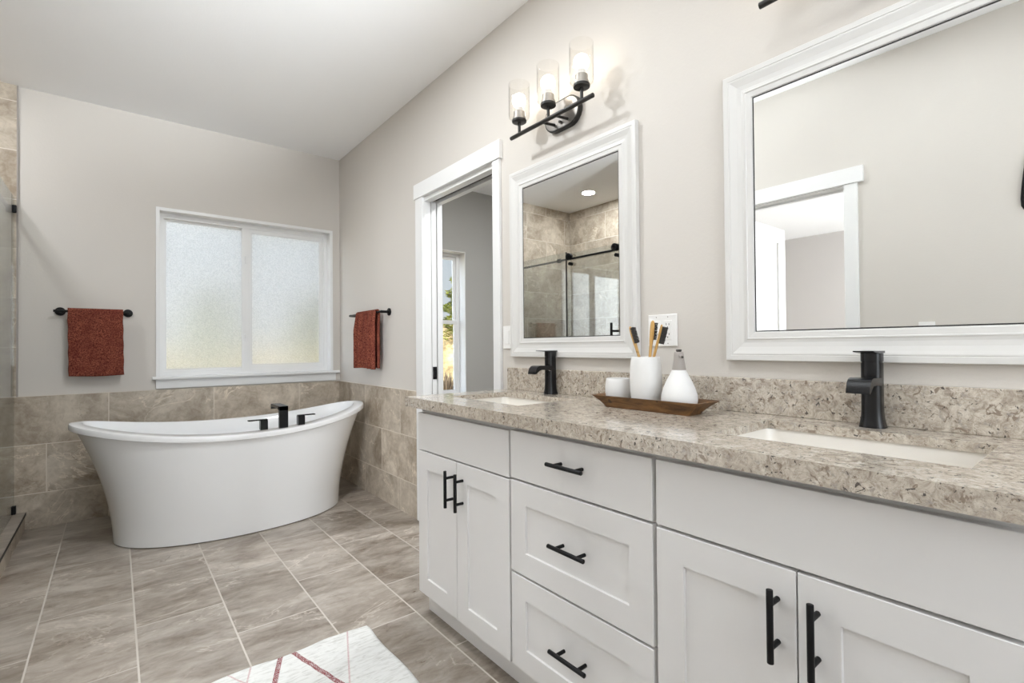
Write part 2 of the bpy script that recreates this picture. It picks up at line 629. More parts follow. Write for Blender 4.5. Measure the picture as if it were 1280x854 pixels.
def grid_solid(axis, us, vs, hole, w0, w1):
    """slab normal to axis with rectangular cells left out where hole(uc, vc); u,v = the other axes in order"""
    bm = bmesh.new()
    us, vs = sorted(set(us)), sorted(set(vs))
    cache = {}

    def V(i, j, k):
        if (i, j, k) not in cache:
            c = [us[i], vs[j]]
            c.insert(axis, (w0, w1)[k])
            cache[(i, j, k)] = bm.verts.new(c)
        return cache[(i, j, k)]
    nu, nv = len(us) - 1, len(vs) - 1
    solid = [[not hole((us[i] + us[i + 1]) / 2, (vs[j] + vs[j + 1]) / 2) for j in range(nv)] for i in range(nu)]
    ok = lambda i, j: 0 <= i < nu and 0 <= j < nv and solid[i][j]
    for i in range(nu):
        for j in range(nv):
            if not solid[i][j]:
                continue
            for k in (0, 1):
                bm.faces.new((V(i, j, k), V(i + 1, j, k), V(i + 1, j + 1, k), V(i, j + 1, k)))
            for (a, b, ni, nj) in (((i, j), (i + 1, j), i, j - 1), ((i, j + 1), (i + 1, j + 1), i, j + 1),
                                   ((i, j), (i, j + 1), i - 1, j), ((i + 1, j), (i + 1, j + 1), i + 1, j)):
                if not ok(ni, nj):
                    bm.faces.new((V(*a, 0), V(*b, 0), V(*b, 1), V(*a, 1)))
    return bm


def inside(*rects):
    return lambda u, v: any(a < u < b and c < v < d for a, b, c, d in rects)


def sweep_rect(x_of, y0, y1, z0, z1, prof):
    """mitred moulding round a rectangle on an x = const wall; prof = [(inset, x)...]"""
    bm = bmesh.new()
    loops = []
    for ins, x in prof:
        loops.append([bm.verts.new((x, y, z)) for y, z in ((y0 + ins, z0 + ins), (y1 - ins, z0 + ins), (y1 - ins, z1 - ins), (y0 + ins, z1 - ins))])
    for a, b in zip(loops, loops[1:]):
        for i in range(4):
            j = (i + 1) % 4
            bm.faces.new((a[i], a[j], b[j], b[i]))
    return bm


def blob_loft(rings, cap0=True, cap1=True):
    bm = bmesh.new()
    R_ = [[bm.verts.new(p) for p in r] for r in rings]
    n = len(R_[0])
    for a, b in zip(R_, R_[1:]):
        for i in range(n):
            j = (i + 1) % n
            bm.faces.new((a[i], a[j], b[j], b[i]))
    if cap0:
        bm.faces.new(R_[0][::-1])
    if cap1:
        bm.faces.new(R_[-1])
    return bm


# ------------------------------------------------------------------ THE SETTING
WIN = (0.24, 1.45, 0.915, 2.11)        # tub window opening x0 x1 z0 z1
CWIN = (2.02, 2.84, 0.60, 2.096)       # closet window opening
DOOR = (2.015, 2.79, 0.0, 2.075)       # pocket door opening y0 y1 z0 z1
HDOOR = (1.02, 1.79, 0.0, 2.065)       # opening to the bedroom in the left wall

struct('floor', BX(XS - 0.12, 3.72, YF - 0.12, D + 0.16, -0.12, 0.0), M['tile_f'],
       'grey-brown stone tile floor in running bond across the bathroom', 'floor')
struct('floor_bedroom', BX(-5.3, XS - 0.12, YF - 0.12, 3.6, -0.12, 0.0), M['subfloor'],
       'carpeted floor of the bedroom beyond the left doorway', 'floor')
struct('ceiling', BX(-5.4, 3.72, YF - 0.12, D + 0.16, H, H + 0.12), M['ceiling'],
       'flat white painted ceiling over the whole bathroom', 'ceiling')
struct('wall_back', grid_solid(1, [XS - 0.1, WIN[0], WIN[1], W + 0.07], [0, WIN[2], WIN[3], H], inside(WIN), D, D + 0.16),
       M['wall'], 'pale greige wall behind the bathtub with the frosted window', 'wall')
struct('wall_right', grid_solid(0, [YF, DOOR[0], DOOR[1], D], [0, DOOR[3], H], inside((DOOR[0], DOOR[1], -1, DOOR[3])), W, W + 0.13),
       M['wall'], 'pale greige wall that carries both vanity mirrors', 'wall')
struct('wall_left', grid_solid(0, [YF, HDOOR[0], HDOOR[1], 2.55], [0, HDOOR[3], H], inside((HDOOR[0], HDOOR[1], -1, HDOOR[3])), XL - 0.12, XL),
       M['wall'], 'greige wall opposite the vanity, seen in the big mirror', 'wall')
struct('wall_front', grid_solid(1, [XL - 0.12, -0.15, 1.40, W + 0.13], [0, 0.85, 2.40, H], inside((-0.15, 1.40, 0.85, 2.40)), YF - 0.12, YF),
       M['wall'], 'greige wall behind the camera with an added window', 'wall')
struct('wall_shower_left', BX(XS - 0.1, XS, 2.45, D, 0, H), M['tile_r'],
       'stone tiled left wall inside the shower', 'wall')
struct('wall_shower_near', BX(XS, XL - 0.12, 2.45, 2.55, 0, H), M['tile_b'],
       'stone tiled end wall of the shower nearest the camera', 'wall')
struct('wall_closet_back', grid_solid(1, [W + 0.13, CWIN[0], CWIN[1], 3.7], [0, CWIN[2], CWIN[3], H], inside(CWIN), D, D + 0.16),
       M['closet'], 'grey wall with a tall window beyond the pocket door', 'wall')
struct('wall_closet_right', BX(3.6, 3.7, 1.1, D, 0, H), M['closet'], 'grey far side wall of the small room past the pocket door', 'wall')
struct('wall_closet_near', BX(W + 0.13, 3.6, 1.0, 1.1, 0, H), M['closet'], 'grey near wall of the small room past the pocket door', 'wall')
struct('wall_bedroom_left', BX(-5.3, -5.2, YF, 3.46, 0, H), M['wall2'], 'far bedroom wall seen through the left doorway', 'wall')
struct('wall_bedroom_back', BX(-5.3, XS - 0.1, 3.46, 3.56, 0, H), M['wall2'], 'bedroom side wall seen through the left doorway', 'wall')
struct('wall_bedroom_front', grid_solid(1, [-5.3, -4.1, -2.3, XL - 0.12], [0, 0.8, 2.2, H], inside((-4.1, -2.3, 0.8, 2.2)), YF - 0.12, YF),
       M['wall2'], 'bedroom wall with an added window on the entry side', 'wall')

# stone tile: shower back wall up to the ceiling, and the low tile band round the tub
struct('wall_shower_back', BX(XS, -0.474, D - 0.012, D, 0, H), M['tile_b'],
       'stone tiled back wall of the shower rising to the ceiling', 'wall')
struct('trim_1', BX(-0.474, W, D - 0.012, D, 0, 0.826), M['tile_b'],
       'low stone tile band on the wall behind the bathtub', 'wall tile')
struct('trim_2', BX(W - 0.012, W, 2.866, D - 0.012, 0, 0.826), M['tile_r'],
       'low stone tile band on the right wall beside the bathtub', 'wall tile')
struct('trim_3', BX(-0.476, -0.469, D - 0.0135, D, 0.826, H), M['taupe'],
       'thin dark metal edge where shower tile meets paint', 'tile edge')

# shower curb with a stone cap
cb = sthing('shower_curb', 'low stone tiled shower curb along the left edge of the floor', 'curb', (-0.50, 3.42, 0))
obj('curb_body', BX(-0.575, -0.437, 2.55, D - 0.012, 0, 0.098), M['tile_r'], cb)
obj('curb_cap', BX(-0.58, -0.432, 2.55, D - 0.012, 0.098, 0.110), M['tile_f'], cb)
obj('metal_edge', BX(-0.4335, -0.4305, 2.55, D - 0.012, 0.092, 0.1085), M['slot'], cb)


# ---- tub window
def window_slider():
    x0, x1, z0, z1 = WIN
    t = sthing('window_1', 'wide white sliding window with frosted panes above the bathtub', 'window', (0.845, D, z0))
    # painted return and a slim flange round the opening
    obj('return', grid_solid(1, [x0 - 0.016, x0 + 0.006, x1 - 0.006, x1 + 0.016], [z0 - 0.004, z1 - 0.006, z1 + 0.016],
        inside((x0 + 0.006, x1 - 0.006, -1, z1 - 0.006)), D - 0.012, D + 0.10), M['trim'], t)
    fx0, fx1, fz0, fz1 = x0 + 0.006, x1 - 0.006, z0 + 0.003, z1 - 0.006
    yf = D + 0.072
    obj('frame', grid_solid(1, [fx0, fx0 + 0.028, fx1 - 0.028, fx1], [fz0, fz0 + 0.034, fz1 - 0.034, fz1],
        inside((fx0 + 0.028, fx1 - 0.028, fz0 + 0.034, fz1 - 0.034)), yf, yf + 0.08), M['vinyl'], t)
    # fixed left light, sliding right light in front of it
    for nm, a, b, y, st in (('fixed_sash', fx0 + 0.022, 0.806, yf + 0.030, 0.017), ('sliding_sash', 0.812, fx1 - 0.022, yf + 0.010, 0.036)):
        s = obj(nm, grid_solid(1, [a, a + st, b - st, b], [fz0 + 0.028, fz0 + 0.028 + st, fz1 - 0.026 - st, fz1 - 0.026],
                inside((a + st, b - st, fz0 + 0.028 + st, fz1 - 0.026 - st)), y, y + 0.03), M['vinyl'], t)
        obj('frosted_pane', BX(a + st - 0.003, b - st + 0.003, y + 0.014, y + 0.0145, fz0 + 0.028 + st - 0.003, fz1 - 0.026 - st + 0.003), M['frost'], s)
        bd = obj('glazing_bead', grid_solid(1, [a + st - 0.0, a + st + 0.006, b - st - 0.006, b - st], [fz0 + 0.028 + st, fz0 + 0.034 + st, fz1 - 0.032 - st, fz1 - 0.026 - st],
                 inside((a + st + 0.006, b - st - 0.006, fz0 + 0.034 + st, fz1 - 0.032 - st)), y + 0.004, y + 0.0135), M['trim'], s)
    obj('meeting_stile', BX(0.782, 0.826, yf + 0.004, yf + 0.014, fz0 + 0.03, fz1 - 0.03, bev=0.003), M['vinyl'], t)
    for z in (1.20, 1.82):
        l = obj('latch', BX(0.797, 0.813, yf - 0.008, yf + 0.005, z - 0.03, z + 0.03, bev=0.004), M['vinyl'], t)
        obj('lever', BX(0.794, 0.806, yf - 0.020, yf - 0.007, z - 0.006, z + 0.022, bev=0.003), M['trim'], l)
    obj('sill', BX(0.200, 1.515, D - 0.045, D + 0.075, z0 - 0.016, z0 + 0.003, bev=0.004), M['trim'], t)
    obj('apron', BX(0.222, 1.487, D - 0.018, D, 0.834, z0 - 0.0162, bev=0.002), M['trim'], t)


window_slider()


# ---- closet window (single hung)
def window_hung():
    x0, x1, z0, z1 = CWIN
    t = sthing('window_2', 'tall white single-hung window seen through the pocket door opening', 'window', (2.43, D, z0))
    obj('return', grid_solid(1, [x0 - 0.003, x0 + 0.004, x1 - 0.004, x1 + 0.003], [z0 - 0.003, z0 + 0.004, z1 - 0.004, z1 + 0.003],
        inside((x0 + 0.004, x1 - 0.004, z0 + 0.004, z1 - 0.004)), D - 0.004, D + 0.115), M['trim'], t)
    y = D + 0.11
    a, b, c, d = x0 + 0.004, x1 - 0.004, z0 + 0.004, z1 - 0.004
    obj('frame', grid_solid(1, [a, a + 0.03, b - 0.03, b], [c, c + 0.03, d - 0.03, d], inside((a + 0.03, b - 0.03, c + 0.03, d - 0.03)), y, y + 0.05), M['vinyl'], t)
    zm = 1.372
    for nm, z_lo, z_hi, yy in (('lower_sash', c + 0.025, zm + 0.02, y + 0.006), ('upper_sash', zm - 0.02, d - 0.025, y + 0.022)):
        s = obj(nm, grid_solid(1, [a + 0.025, a + 0.062, b - 0.062, b - 0.025], [z_lo, z_lo + 0.036, z_hi - 0.036, z_hi],
                inside((a + 0.062, b - 0.062, z_lo + 0.036, z_hi - 0.036)), yy, yy + 0.018), M['vinyl'], t)
        obj('pane', BX(a + 0.06, b - 0.06, yy + 0.008, yy + 0.010, z_lo + 0.034, z_hi - 0.034), M['glass'], s)


window_hung()

# ---- unseen windows, added as openings for the two daylight lamps
t = sthing('added_window_3', 'added white framed window in the unseen wall behind the camera', 'window', (0.62, YF, 0.85))
obj('frame', grid_solid(1, [-0.15, -0.09, 0.60, 0.65, 1.34, 1.40], [0.85, 0.91, 2.34, 2.40],
    inside((-0.09, 0.60, 0.91, 2.34), (0.65, 1.34, 0.91, 2.34)), YF - 0.085, YF - 0.04), M['vinyl'], t)
t = sthing('added_window_4', 'added white framed bedroom window, unseen, on the entry side wall', 'window', (-3.2, YF, 0.8))
obj('frame', grid_solid(1, [-4.1, -4.04, -3.23, -3.17, -2.36, -2.30], [0.8, 0.86, 2.14, 2.2],
    inside((-4.04, -3.23, 0.86, 2.14), (-3.17, -2.36, 0.86, 2.14)), YF - 0.085, YF - 0.04), M['vinyl'], t)


# ---- casings and doors
def casing(name, label, xs, xo, y0, y1, zt, wl, wr, hext):
    """flat craftsman casing on plane xs, protruding to xo; opening y0..y1, header top at zt+0.093"""
    lo, hi = min(xs, xo), max(xs, xo)
    t = sthing(name, label, 'door casing', ((lo + hi) / 2, (y0 + y1) / 2, 0))
    obj('side_casing', BX(lo, hi, y0 - wr, y0, 0, zt, bev=0.002), M['trim'], t)
    obj('side_casing', BX(lo, hi, y1, y1 + wl, 0, zt, bev=0.002), M['trim'], t)
    ex = 0.006 if xo < xs else -0.006
    lo2, hi2 = min(xs, xo - ex), max(xs, xo - ex)
    obj('header', BX(lo2, hi2, y0 - wr - hext, y1 + wl + hext, zt, zt + 0.094, bev=0.002), M['trim'], t)
    return t


c1 = casing('trim_4', 'white craftsman casing with a wide header around the pocket door opening', W, W - 0.018, 2.030, 2.775, 2.066, 0.09, 0.058, 0.012)
# lining of the opening with the slot the door slides in
obj('jamb_right', BX(W, W + 0.13, 2.0155, 2.030, 0, 2.074), M['trim'], c1)
obj('jamb_left_front', BX(W, W + 0.046, 2.775, 2.789, 0, 2.074), M['trim'], c1)
obj('jamb_left_rear', BX(W + 0.094, W + 0.13, 2.775, 2.789, 0, 2.074), M['trim'], c1)
obj('head_front', BX(W, W + 0.046, 2.030, 2.775, 2.040, 2.074), M['trim'], c1)
obj('head_rear', BX(W + 0.094, W + 0.13, 2.030, 2.775, 2.040, 2.074), M['trim'], c1)
obj('track', BX(W + 0.052, W + 0.088, 2.030, 2.775, 2.058, 2.0745), M['slot'], c1)
t = sthing('door_1', 'white pocket door slid into the wall with a black edge pull', 'door', (W + 0.07, 2.78, 0))
obj('leaf', BX(W + 0.053, W + 0.087, 2.779, 2.785, 0.01, 2.05), M['trim'], t)
lp = obj('edge_pull', BX(W + 0.056, W + 0.084, 2.775, 2.7795, 0.905, 0.985), M['black'], t)
obj('pull_tab', BX(W + 0.063, W + 0.077, 2.7735, 2.7755, 0.925, 0.965, bev=0.0006), M['blackgloss'], lp)

c2 = casing('trim_5', 'white craftsman casing around the bedroom doorway reflected in the big mirror', XL, XL + 0.018, HDOOR[0] + 0.012, HDOOR[1] - 0.012, 2.055, 0.07, 0.07, 0.03)
obj('jamb', BX(XL - 0.12, XL, HDOOR[0], HDOOR[0] + 0.012, 0, 2.064), M['trim'], c2)
obj('jamb', BX(XL - 0.12, XL, HDOOR[1] - 0.012, HDOOR[1], 0, 2.064), M['trim'], c2)
obj('head_jamb', BX(XL - 0.12, XL, HDOOR[0] + 0.012, HDOOR[1] - 0.012, 2.050, 2.064), M['trim'], c2)
obj('door_stop', BX(XL - 0.075, XL - 0.045, HDOOR[0] + 0.012, HDOOR[1] - 0.012, 2.036, 2.050), M['trim'], c2)
t = sthing('door_2', 'white panelled door standing open into the bedroom', 'door', (-0.86, 1.74, 0))
yl = 1.735
obj('leaf', grid_solid(1, [-1.25, -1.13, -0.62, -0.49], [0.012, 0.22, 0.95, 1.08, 1.93, 2.045],
    inside((-1.13, -0.62, 0.22, 0.95), (-1.13, -0.62, 1.08, 1.93)), yl, yl + 0.036), M['trim'], t)
obj('panel', BX(-1.14, -0.61, yl + 0.012, yl + 0.024, 0.21, 0.96), M['trim'], t)
obj('panel', BX(-1.14, -0.61, yl + 0.012, yl + 0.024, 1.07, 1.94), M['trim'], t)
kb = obj('knob', LT(0, 0, [(0, -0.055), (0.02, -0.053), (0.027, -0.043), (0.024, -0.03), (0.012, -0.024), (0.012, -0.006), (0.026, -0.005), (0.026, 0), (0, 0)], n=20), M['black'], None, smooth=True)
kb.rotation_euler = (PI / 2, 0, 0)
kb.rotation_euler = (-PI / 2, 0, 0)
kb.parent = t
kb.location = Vector((-1.19, yl, 1.0)) - t.location

# ---- exterior
def hill(x, y):
    return -0.55 + 2.55 * math.exp(-((x - 9.6) ** 2 / 7.0 + (y - 16.2) ** 2 / 16.0))


bm = bmesh.new()
gx = [-60, -35, -18, -8] + [-2 + 0.5 * k for k in range(45)] + [24, 34, 55, 90]
gy = [D + 0.3, 5.2] + [6 + 0.5 * k for k in range(45)] + [32, 40, 60, 95, 140]
gv = [[bm.verts.new((x, y, hill(x, y) if y > 5.5 else -0.55)) for x in gx] for y in gy]
for ra, rb in zip(gv, gv[1:]):
    for i in range(len(gx) - 1):
        bm.faces.new((ra[i], ra[i + 1], rb[i + 1], rb[i]))
struct('ground_outside', bm, M['grass'], 'dry tan grass field rising to a low bank outside the windows', 'ground', smooth=True)


def conifer(name, x, y, z0, h, r, n, label, seed, group):
    rnd = random.Random(seed)
    t = thing(name, label, 'tree', (x, y, z0), group)
    obj('trunk', TB((x, y, z0), (x, y, z0 + h * 0.96), 0.09 * h / 5, 0.01, n=8), M['bark'], t)
    bm = bmesh.new()
    for _ in range(n):
        q = rnd.random() ** 0.8
        zz = z0 + h * (0.04 + 0.96 * q)
        lay = 0.78 + 0.30 * math.sin(q * 34)
        rr = r * (1 - q) ** 0.85 * lay * (0.35 + 0.75 * math.sqrt(rnd.random()))
        a = rnd.random() * 2 * PI
        cx, cy = x + rr * math.cos(a), y + rr * math.sin(a)
        s = (0.035 + 0.05 * rnd.random()) * h / 5 + 0.02
        d1 = Vector((math.cos(a), math.sin(a), -0.25 + 0.7 * rnd.random())).normalized() * s * 2.2
        d2 = Vector((-math.sin(a), math.cos(a), rnd.uniform(-.6, .6))).normalized() * s
        c = Vector((cx, cy, zz))
        vs = [bm.verts.new(c - d2), bm.verts.new(c + d1 * 0.5 - d2 * 0.4), bm.verts.new(c + d1), bm.verts.new(c + d1 * 0.4 + d2 * 0.6), bm.verts.new(c + d2)]
        bm.faces.new(vs)
    obj('foliage', bm, M['leaf'], t)
    return t


conifer('conifer_tree', 9.10, 14.0, hill(9.10, 14.0) - 0.03, 2.75, 0.95, 5200, 'yellow-green conifer outside the tall window past the pocket door', 3, None)
for i, (x, y, h, r) in enumerate(((-1.6, 20.5, 3.0, 1.75), (2.3, 19.5, 3.3, 1.75), (6.0, 20.5, 3.2, 1.75), (-0.6, 27, 4.2, 2.1), (4.0, 27.5, 4.4, 2.1), (8.7, 27, 4.0, 2.1))):
    conifer('conifer_tree', x, y, -0.55, h * 1.12, r, 1900, 'conifer outside, blurred behind the frosted tub window', 20 + i, 'conifers behind the frosted window')


def brush_bush(x, y, h, label, seed):
    rnd = random.Random(seed)
    bm = bmesh.new()
    g0 = hill(x, y) - 0.01
    for _ in range(110):
        a = rnd.random() * 2 * PI
        l = h * (0.5 + 0.6 * rnd.random())
        sp_ = 0.9 * rnd.random()
        tube(bm, (x + 0.1 * math.cos(a), y + 0.1 * math.sin(a), g0), (x + l * sp_ * math.cos(a), y + l * sp_ * math.sin(a), g0 + l), 0.014, 0.004, n=4)
    solo('dry_bush', bm, M['brush'], label, 'bush', origin=(x, y, g0))


brush_bush(7.25, 12.0, 0.55, 'dark leafless bush on the dry grass bank, lower in the tall window', 5)


# ------------------------------------------------------------------ VANITY
XF = 0.992           # cabinet door face
CX = XF + 0.020      # carcass front


def slab_front(y0, y1, z0, z1):
    return BX(XF, XF + 0.019, y0, y1, z0, z1, bev=0.0012, seg=1)


def shaker(y0, y1, z0, z1, st=0.070):
    bm = bmesh.new()
    x0, x1 = XF, XF + 0.019
    xp = XF + 0.0065
    O_ = [(y0, z0), (y1, z0), (y1, z1), (y0, z1)]
    I_ = [(y0 + st, z0 + st), (y1 - st, z0 + st), (y1 - st, z1 - st), (y0 + st, z1 - st)]
    P_ = [(y0 + st + .0015, z0 + st + .0015), (y1 - st - .0015, z0 + st + .0015), (y1 - st - .0015, z1 - st - .0015), (y0 + st + .0015, z1 - st - .0015)]
    e_ = 0.0012
    Oe = [(y0 + e_, z0 + e_), (y1 - e_, z0 + e_), (y1 - e_, z1 - e_), (y0 + e_, z1 - e_)]
    L = []
    for pts, x in ((O_, x1), (O_, x0 + e_), (Oe, x0), (I_, x0), (P_, xp)):
        L.append([bm.verts.new((x, a, b)) for a, b in pts])
    for p, q in zip(L, L[1:]):
        for i in range(4):
            j = (i + 1) % 4
            bm.faces.new((p[i], p[j], q[j], q[i]))
    bm.faces.new(L[-1])
    bm.faces.new(L[0][::-1])
    return bm


def bar_pull(parent, y, z, vertical):
    x = XF - 0.034
    L = 0.069
    d = Vector((0, 0, 1)) if vertical else Vector((0, 1, 0))
    c = Vector((x, y, z))
    h = obj('handle', TB(c - d * L, c + d * L, 0.0061, n=20, bev=0.001), M['black'], parent, smooth=True)
    for s in (-1, 1):
        q = c + d * s * 0.041
        obj('post', TB(q, q + Vector((XF + 0.004 - x, 0, 0)) if not vertical and False else q + Vector((XF - x + 0.0005, 0, 0)), 0.0052, n=14), M['black'], h, smooth=True)


def carcass(y0, y1, parent):
    obj('carcass', grid_solid(2, [CX, CX + 0.018, W - 0.012, W - 0.002], [y0, y0 + 0.012, y1 - 0.012, y1],
        inside((CX + 0.018, W - 0.012, y0 + 0.012, y1 - 0.012)), 0.092, 0.862), M['cab'], parent)
    obj('bottom_panel', BX(CX + 0.0181, W - 0.0121, y0 + 0.0121, y1 - 0.0121, 0.10, 0.115), M['cab'], parent)
    obj('toe_kick', BX(XF + 0.046, XF + 0.062, y0, y1, 0.0, 0.092), M['cab'], parent)


# left sink cabinet
t = thing('sink_cabinet', 'white shaker sink cabinet with two narrow doors at the tub end of the vanity', 'cabinet', (1.26, 1.56, 0))
carcass(1.2495, 1.863, t)
obj('false_front', slab_front(1.2535, 1.863, 0.686, 0.838), M['cab'], t)
for (a, b, hy) in ((1.5700, 1.863, 1.5945), (1.2535, 1.5670, 1.5255)):
    d = obj('door', shaker(a, b, 0.093, 0.680), M['cab'], t)
    bar_pull(d, hy, 0.579, True)
# drawers
t = thing('drawer_cabinet', 'white three-drawer cabinet in the middle of the vanity', 'cabinet', (1.26, 0.974, 0))
carcass(0.7005, 1.2495, t)
d = obj('drawer', slab_front(0.7065, 1.2440, 0.691, 0.842), M['cab'], t)
bar_pull(d, 0.971, 0.7735, False)
for z0, z1 in ((0.395, 0.684), (0.095, 0.388)):
    d = obj('drawer', shaker(0.7065, 1.2440, z0, z1), M['cab'], t)
    bar_pull(d, 0.966, (z0 + z1) / 2 + 0.003, False)
# right sink cabinet
t = thing('sink_cabinet', 'white shaker sink cabinet with two wide doors at the near end of the vanity', 'cabinet', (1.26, 0.39, 0))
carcass(0.078, 0.7005, t)
obj('false_front', slab_front(0.080, 0.6955, 0.690, 0.842), M['cab'], t)
for (a, b, hy) in ((0.3905, 0.6955, 0.4235), (0.080, 0.3875, 0.3540)):
    d = obj('door', shaker(a, b, 0.093, 0.683), M['cab'], t)
    bar_pull(d, hy, 0.580, True)

# worktop with two cut-outs
CT0, CT1 = 0.862, 0.902
S1 = (1.105, 1.40, 1.340, 1.790)
S2 = (1.105, 1.40, 0.160, 0.615)
YE0, YE1 = 0.035, 1.912
t = thing('countertop', 'beige speckled quartz vanity top with two sink cut-outs', 'countertop', (1.24, 0.97, CT0))
ct = grid_solid(2, [0.957, 0.9585, S1[0], S1[1], W - 0.001], [YE0, S2[2], S2[3], S1[2], S1[3], YE1], inside(S1, S2), CT1 - 0.0215, CT1)
obj('front_edge', BX(0.957, 0.987, YE0, YE1, CT0, CT1 - 0.0216), M['quartz'], t)
obj('end_edge', BX(0.9871, W - 0.001, YE1 - 0.03, YE1, CT0, CT1 - 0.0216), M['quartz'], t)
obj('slab', ct, M['quartz'], t)
solo('backsplash', BX(W - 0.020, W - 0.0005, YE0, 1.914, CT1 + 0.0002, 1.008, bev=0.0012, seg=1), M['quartz'], 'low beige speckled quartz strip along the wall behind both faucets', 'backsplash')


def sink(S_, label):
    x0, x1, y0, y1 = S_
    cx, cy = (x0 + x1) / 2, (y0 + y1) / 2
    t = thing('sink', label, 'sink', (cx, cy, CT0 - 0.14))

    def rr(hx, hy, z, r, n=6):
        pts = []
        for sx, sy, a0 in ((1, 1, 0), (-1, 1, PI / 2), (-1, -1, PI), (1, -1, 1.5 * PI)):
            for k in range(n + 1):
                a = a0 + PI / 2 * k / n
                pts.append((cx + sx * (hx - r) + r * math.cos(a), cy + sy * (hy - r) + r * math.sin(a), z))
        return pts
    hx, hy = (x1 - x0) / 2, (y1 - y0) / 2
    zt = CT1 - 0.0222
    bm = blob_loft([rr(hx + .022, hy + .022, zt, .03), rr(hx + .004, hy + .004, zt, .028), rr(hx + .003, hy + .003, zt - .012, .03), rr(hx - .006, hy - .008, zt - .09, .04),
                    rr(hx - .02, hy - .022, zt - .122, .045), rr(hx - .05, hy - .055, zt - .135, .05), rr(0.025, 0.025, zt - .142, .0249)], False, True)
    r2 = blob_loft([rr(hx + .022, hy + .022, zt, .03), rr(hx + .018, hy + .018, zt - .06, .04), rr(hx, hy, zt - .135, .05), rr(hx - .04, hy - .04, zt - .155, .05)], False, True)
    tmp = bpy.data.meshes.new('tmp')
    r2.to_mesh(tmp)
    r2.free()
    bm.from_mesh(tmp)
    bpy.data.meshes.remove(tmp)
    bmesh.ops.remove_doubles(bm, verts=bm.verts, dist=1e-5)
    obj('basin', bm, M['china'], t, smooth=True)
    obj('drain', LT(cx, cy, [(0, zt - .139), (.017, zt - .139), (.021, zt - .141), (.021, zt - .15), (0, zt - .15)], n=24), M['blackgloss'], t, smooth=True)


sink(S1, 'white undermount rectangular sink at the tub end of the vanity top')
sink(S2, 'white undermount rectangular sink at the near end of the vanity top')


def faucet(x, y, label):
    z = CT1
    t = thing('faucet', label, 'faucet', (x, y, z), 'black single-lever basin faucets')

    def sq(h, zz, p=3.2, n=40):
        r = []
        for i in range(n):
            a = 2 * PI * i / n
            c, q = math.cos(a), math.sin(a)
            k = (abs(c) ** p + abs(q) ** p) ** (-1 / p)
            r.append((x + h * k * c, y + h * k * q, zz))
        return r
    prof = [(0.0275, 0.0), (0.0275, 0.003), (0.0252, 0.012), (0.0232, 0.024), (0.0222, 0.040), (0.0218, 0.075), (0.0218, 0.160)]
    obj('body', blob_loft([sq(h, z + zz) for h, zz in prof]), M['blackgloss'], t, smooth=0.6)
    # handle cap above a shadow gap, flat lever reaching forward
    h = obj('handle', blob_loft([sq(0.0205, z + 0.1585), sq(0.0205, z + 0.1635), sq(0.0222, z + 0.1640), sq(0.0222, z + 0.186)]), M['blackgloss'], t, smooth=0.6)
    lv = bmesh.new()
    hw = 0.0215
    pr = [(0.0222, 0.1845, 0.1900), (-0.02, 0.1840, 0.1900), (-0.048, 0.1862, 0.1900), (-0.066, 0.1880, 0.1906)]
    rings = [[(x + a, y - hw, z + b), (x + a, y + hw, z + b), (x + a, y + hw, z + c_), (x + a, y - hw, z + c_)] for a, b, c_ in pr]
    lv.free()
    obj('lever', blob_loft(rings), M['blackgloss'], h)
    # open-trough style spout: flat tongue that bends down at its lip
    hs = 0.0245
    path = [(-0.015, 0.098, 0.124), (-0.055, 0.100, 0.1255), (-0.085, 0.101, 0.126), (-0.100, 0.098, 0.1225), (-0.110, 0.092, 0.112), (-0.1145, 0.0925, 0.0985)]
    path = [(-0.015, 0.104, 0.124), (-0.060, 0.108, 0.1255), (-0.080, 0.107, 0.126), (-0.092, 0.100, 0.1235), (-0.1015, 0.093, 0.115), (-0.108, 0.0905, 0.100), (-0.1095, 0.090, 0.0915)]
    rings = [[(x + a, y - hs, z + b), (x + a, y + hs, z + b), (x + a, y + hs, z + c_), (x + a, y - hs, z + c_)] for a, b, c_ in path]
    sb = blob_loft(rings)
    # side cheeks close the underside towards the lip
    so = obj('spout', sb, M['blackgloss'], t, smooth=0.6)
    obj('pop_up_rod', TB((x + 0.030, y, z + 0.0), (x + 0.030, y, z + 0.045), 0.003, n=10), M['blackgloss'], t)
    obj('rod_knob', TB((x + 0.030, y, z + 0.043), (x + 0.030, y, z + 0.058), 0.0055, n=12, bev=0.001), M['blackgloss'], t, smooth=True)
    return t


faucet(1.472, 0.394, 'matte black faucet behind the near sink, under the big mirror')
faucet(1.487, 1.578, 'matte black faucet behind the far sink, under the mirror by the door')


# ------------------------------------------------------------------ mirrors
def mirror(y0, y1, label):
    z0, z1 = 1.0615, 1.955
    t = thing('wall_mirror', label, 'mirror', (W, (y0 + y1) / 2, z0), 'white framed vanity mirrors')
    P = [(0.0, W - 0.001), (0.0, W - 0.0205), (0.0015, W - 0.022), (0.0155, W - 0.022), (0.017, W - 0.0205), (0.0185, W - 0.0215), (0.022, W - 0.0215),
         (0.030, W - 0.0190), (0.042, W - 0.0158), (0.055, W - 0.0148), (0.063, W - 0.0160), (0.0655, W - 0.0175), (0.068, W - 0.0175), (0.070, W - 0.0150), (0.084, W - 0.0140), (0.0865, W - 0.0125), (0.088, W - 0.0070)]
    obj('frame', sweep_rect(0, y0, y1, z0, z1, P), M['frame'], t)
    g_ = 0.0865
    obj('mirror_glass', BX(W - 0.0095, W - 0.004, y0 + g_, y1 - g_, z0 + g_ - 0.006, z1 - g_ + 0.006), M['mirror'], t)
    obj('dark_edge', sweep_rect(0, y0 + 0.0876, y1 - 0.0876, z0 + 0.0876, z1 - 0.0876, [(0, W - 0.0098), (0.0034, W - 0.0098)]), M['slot'], t)


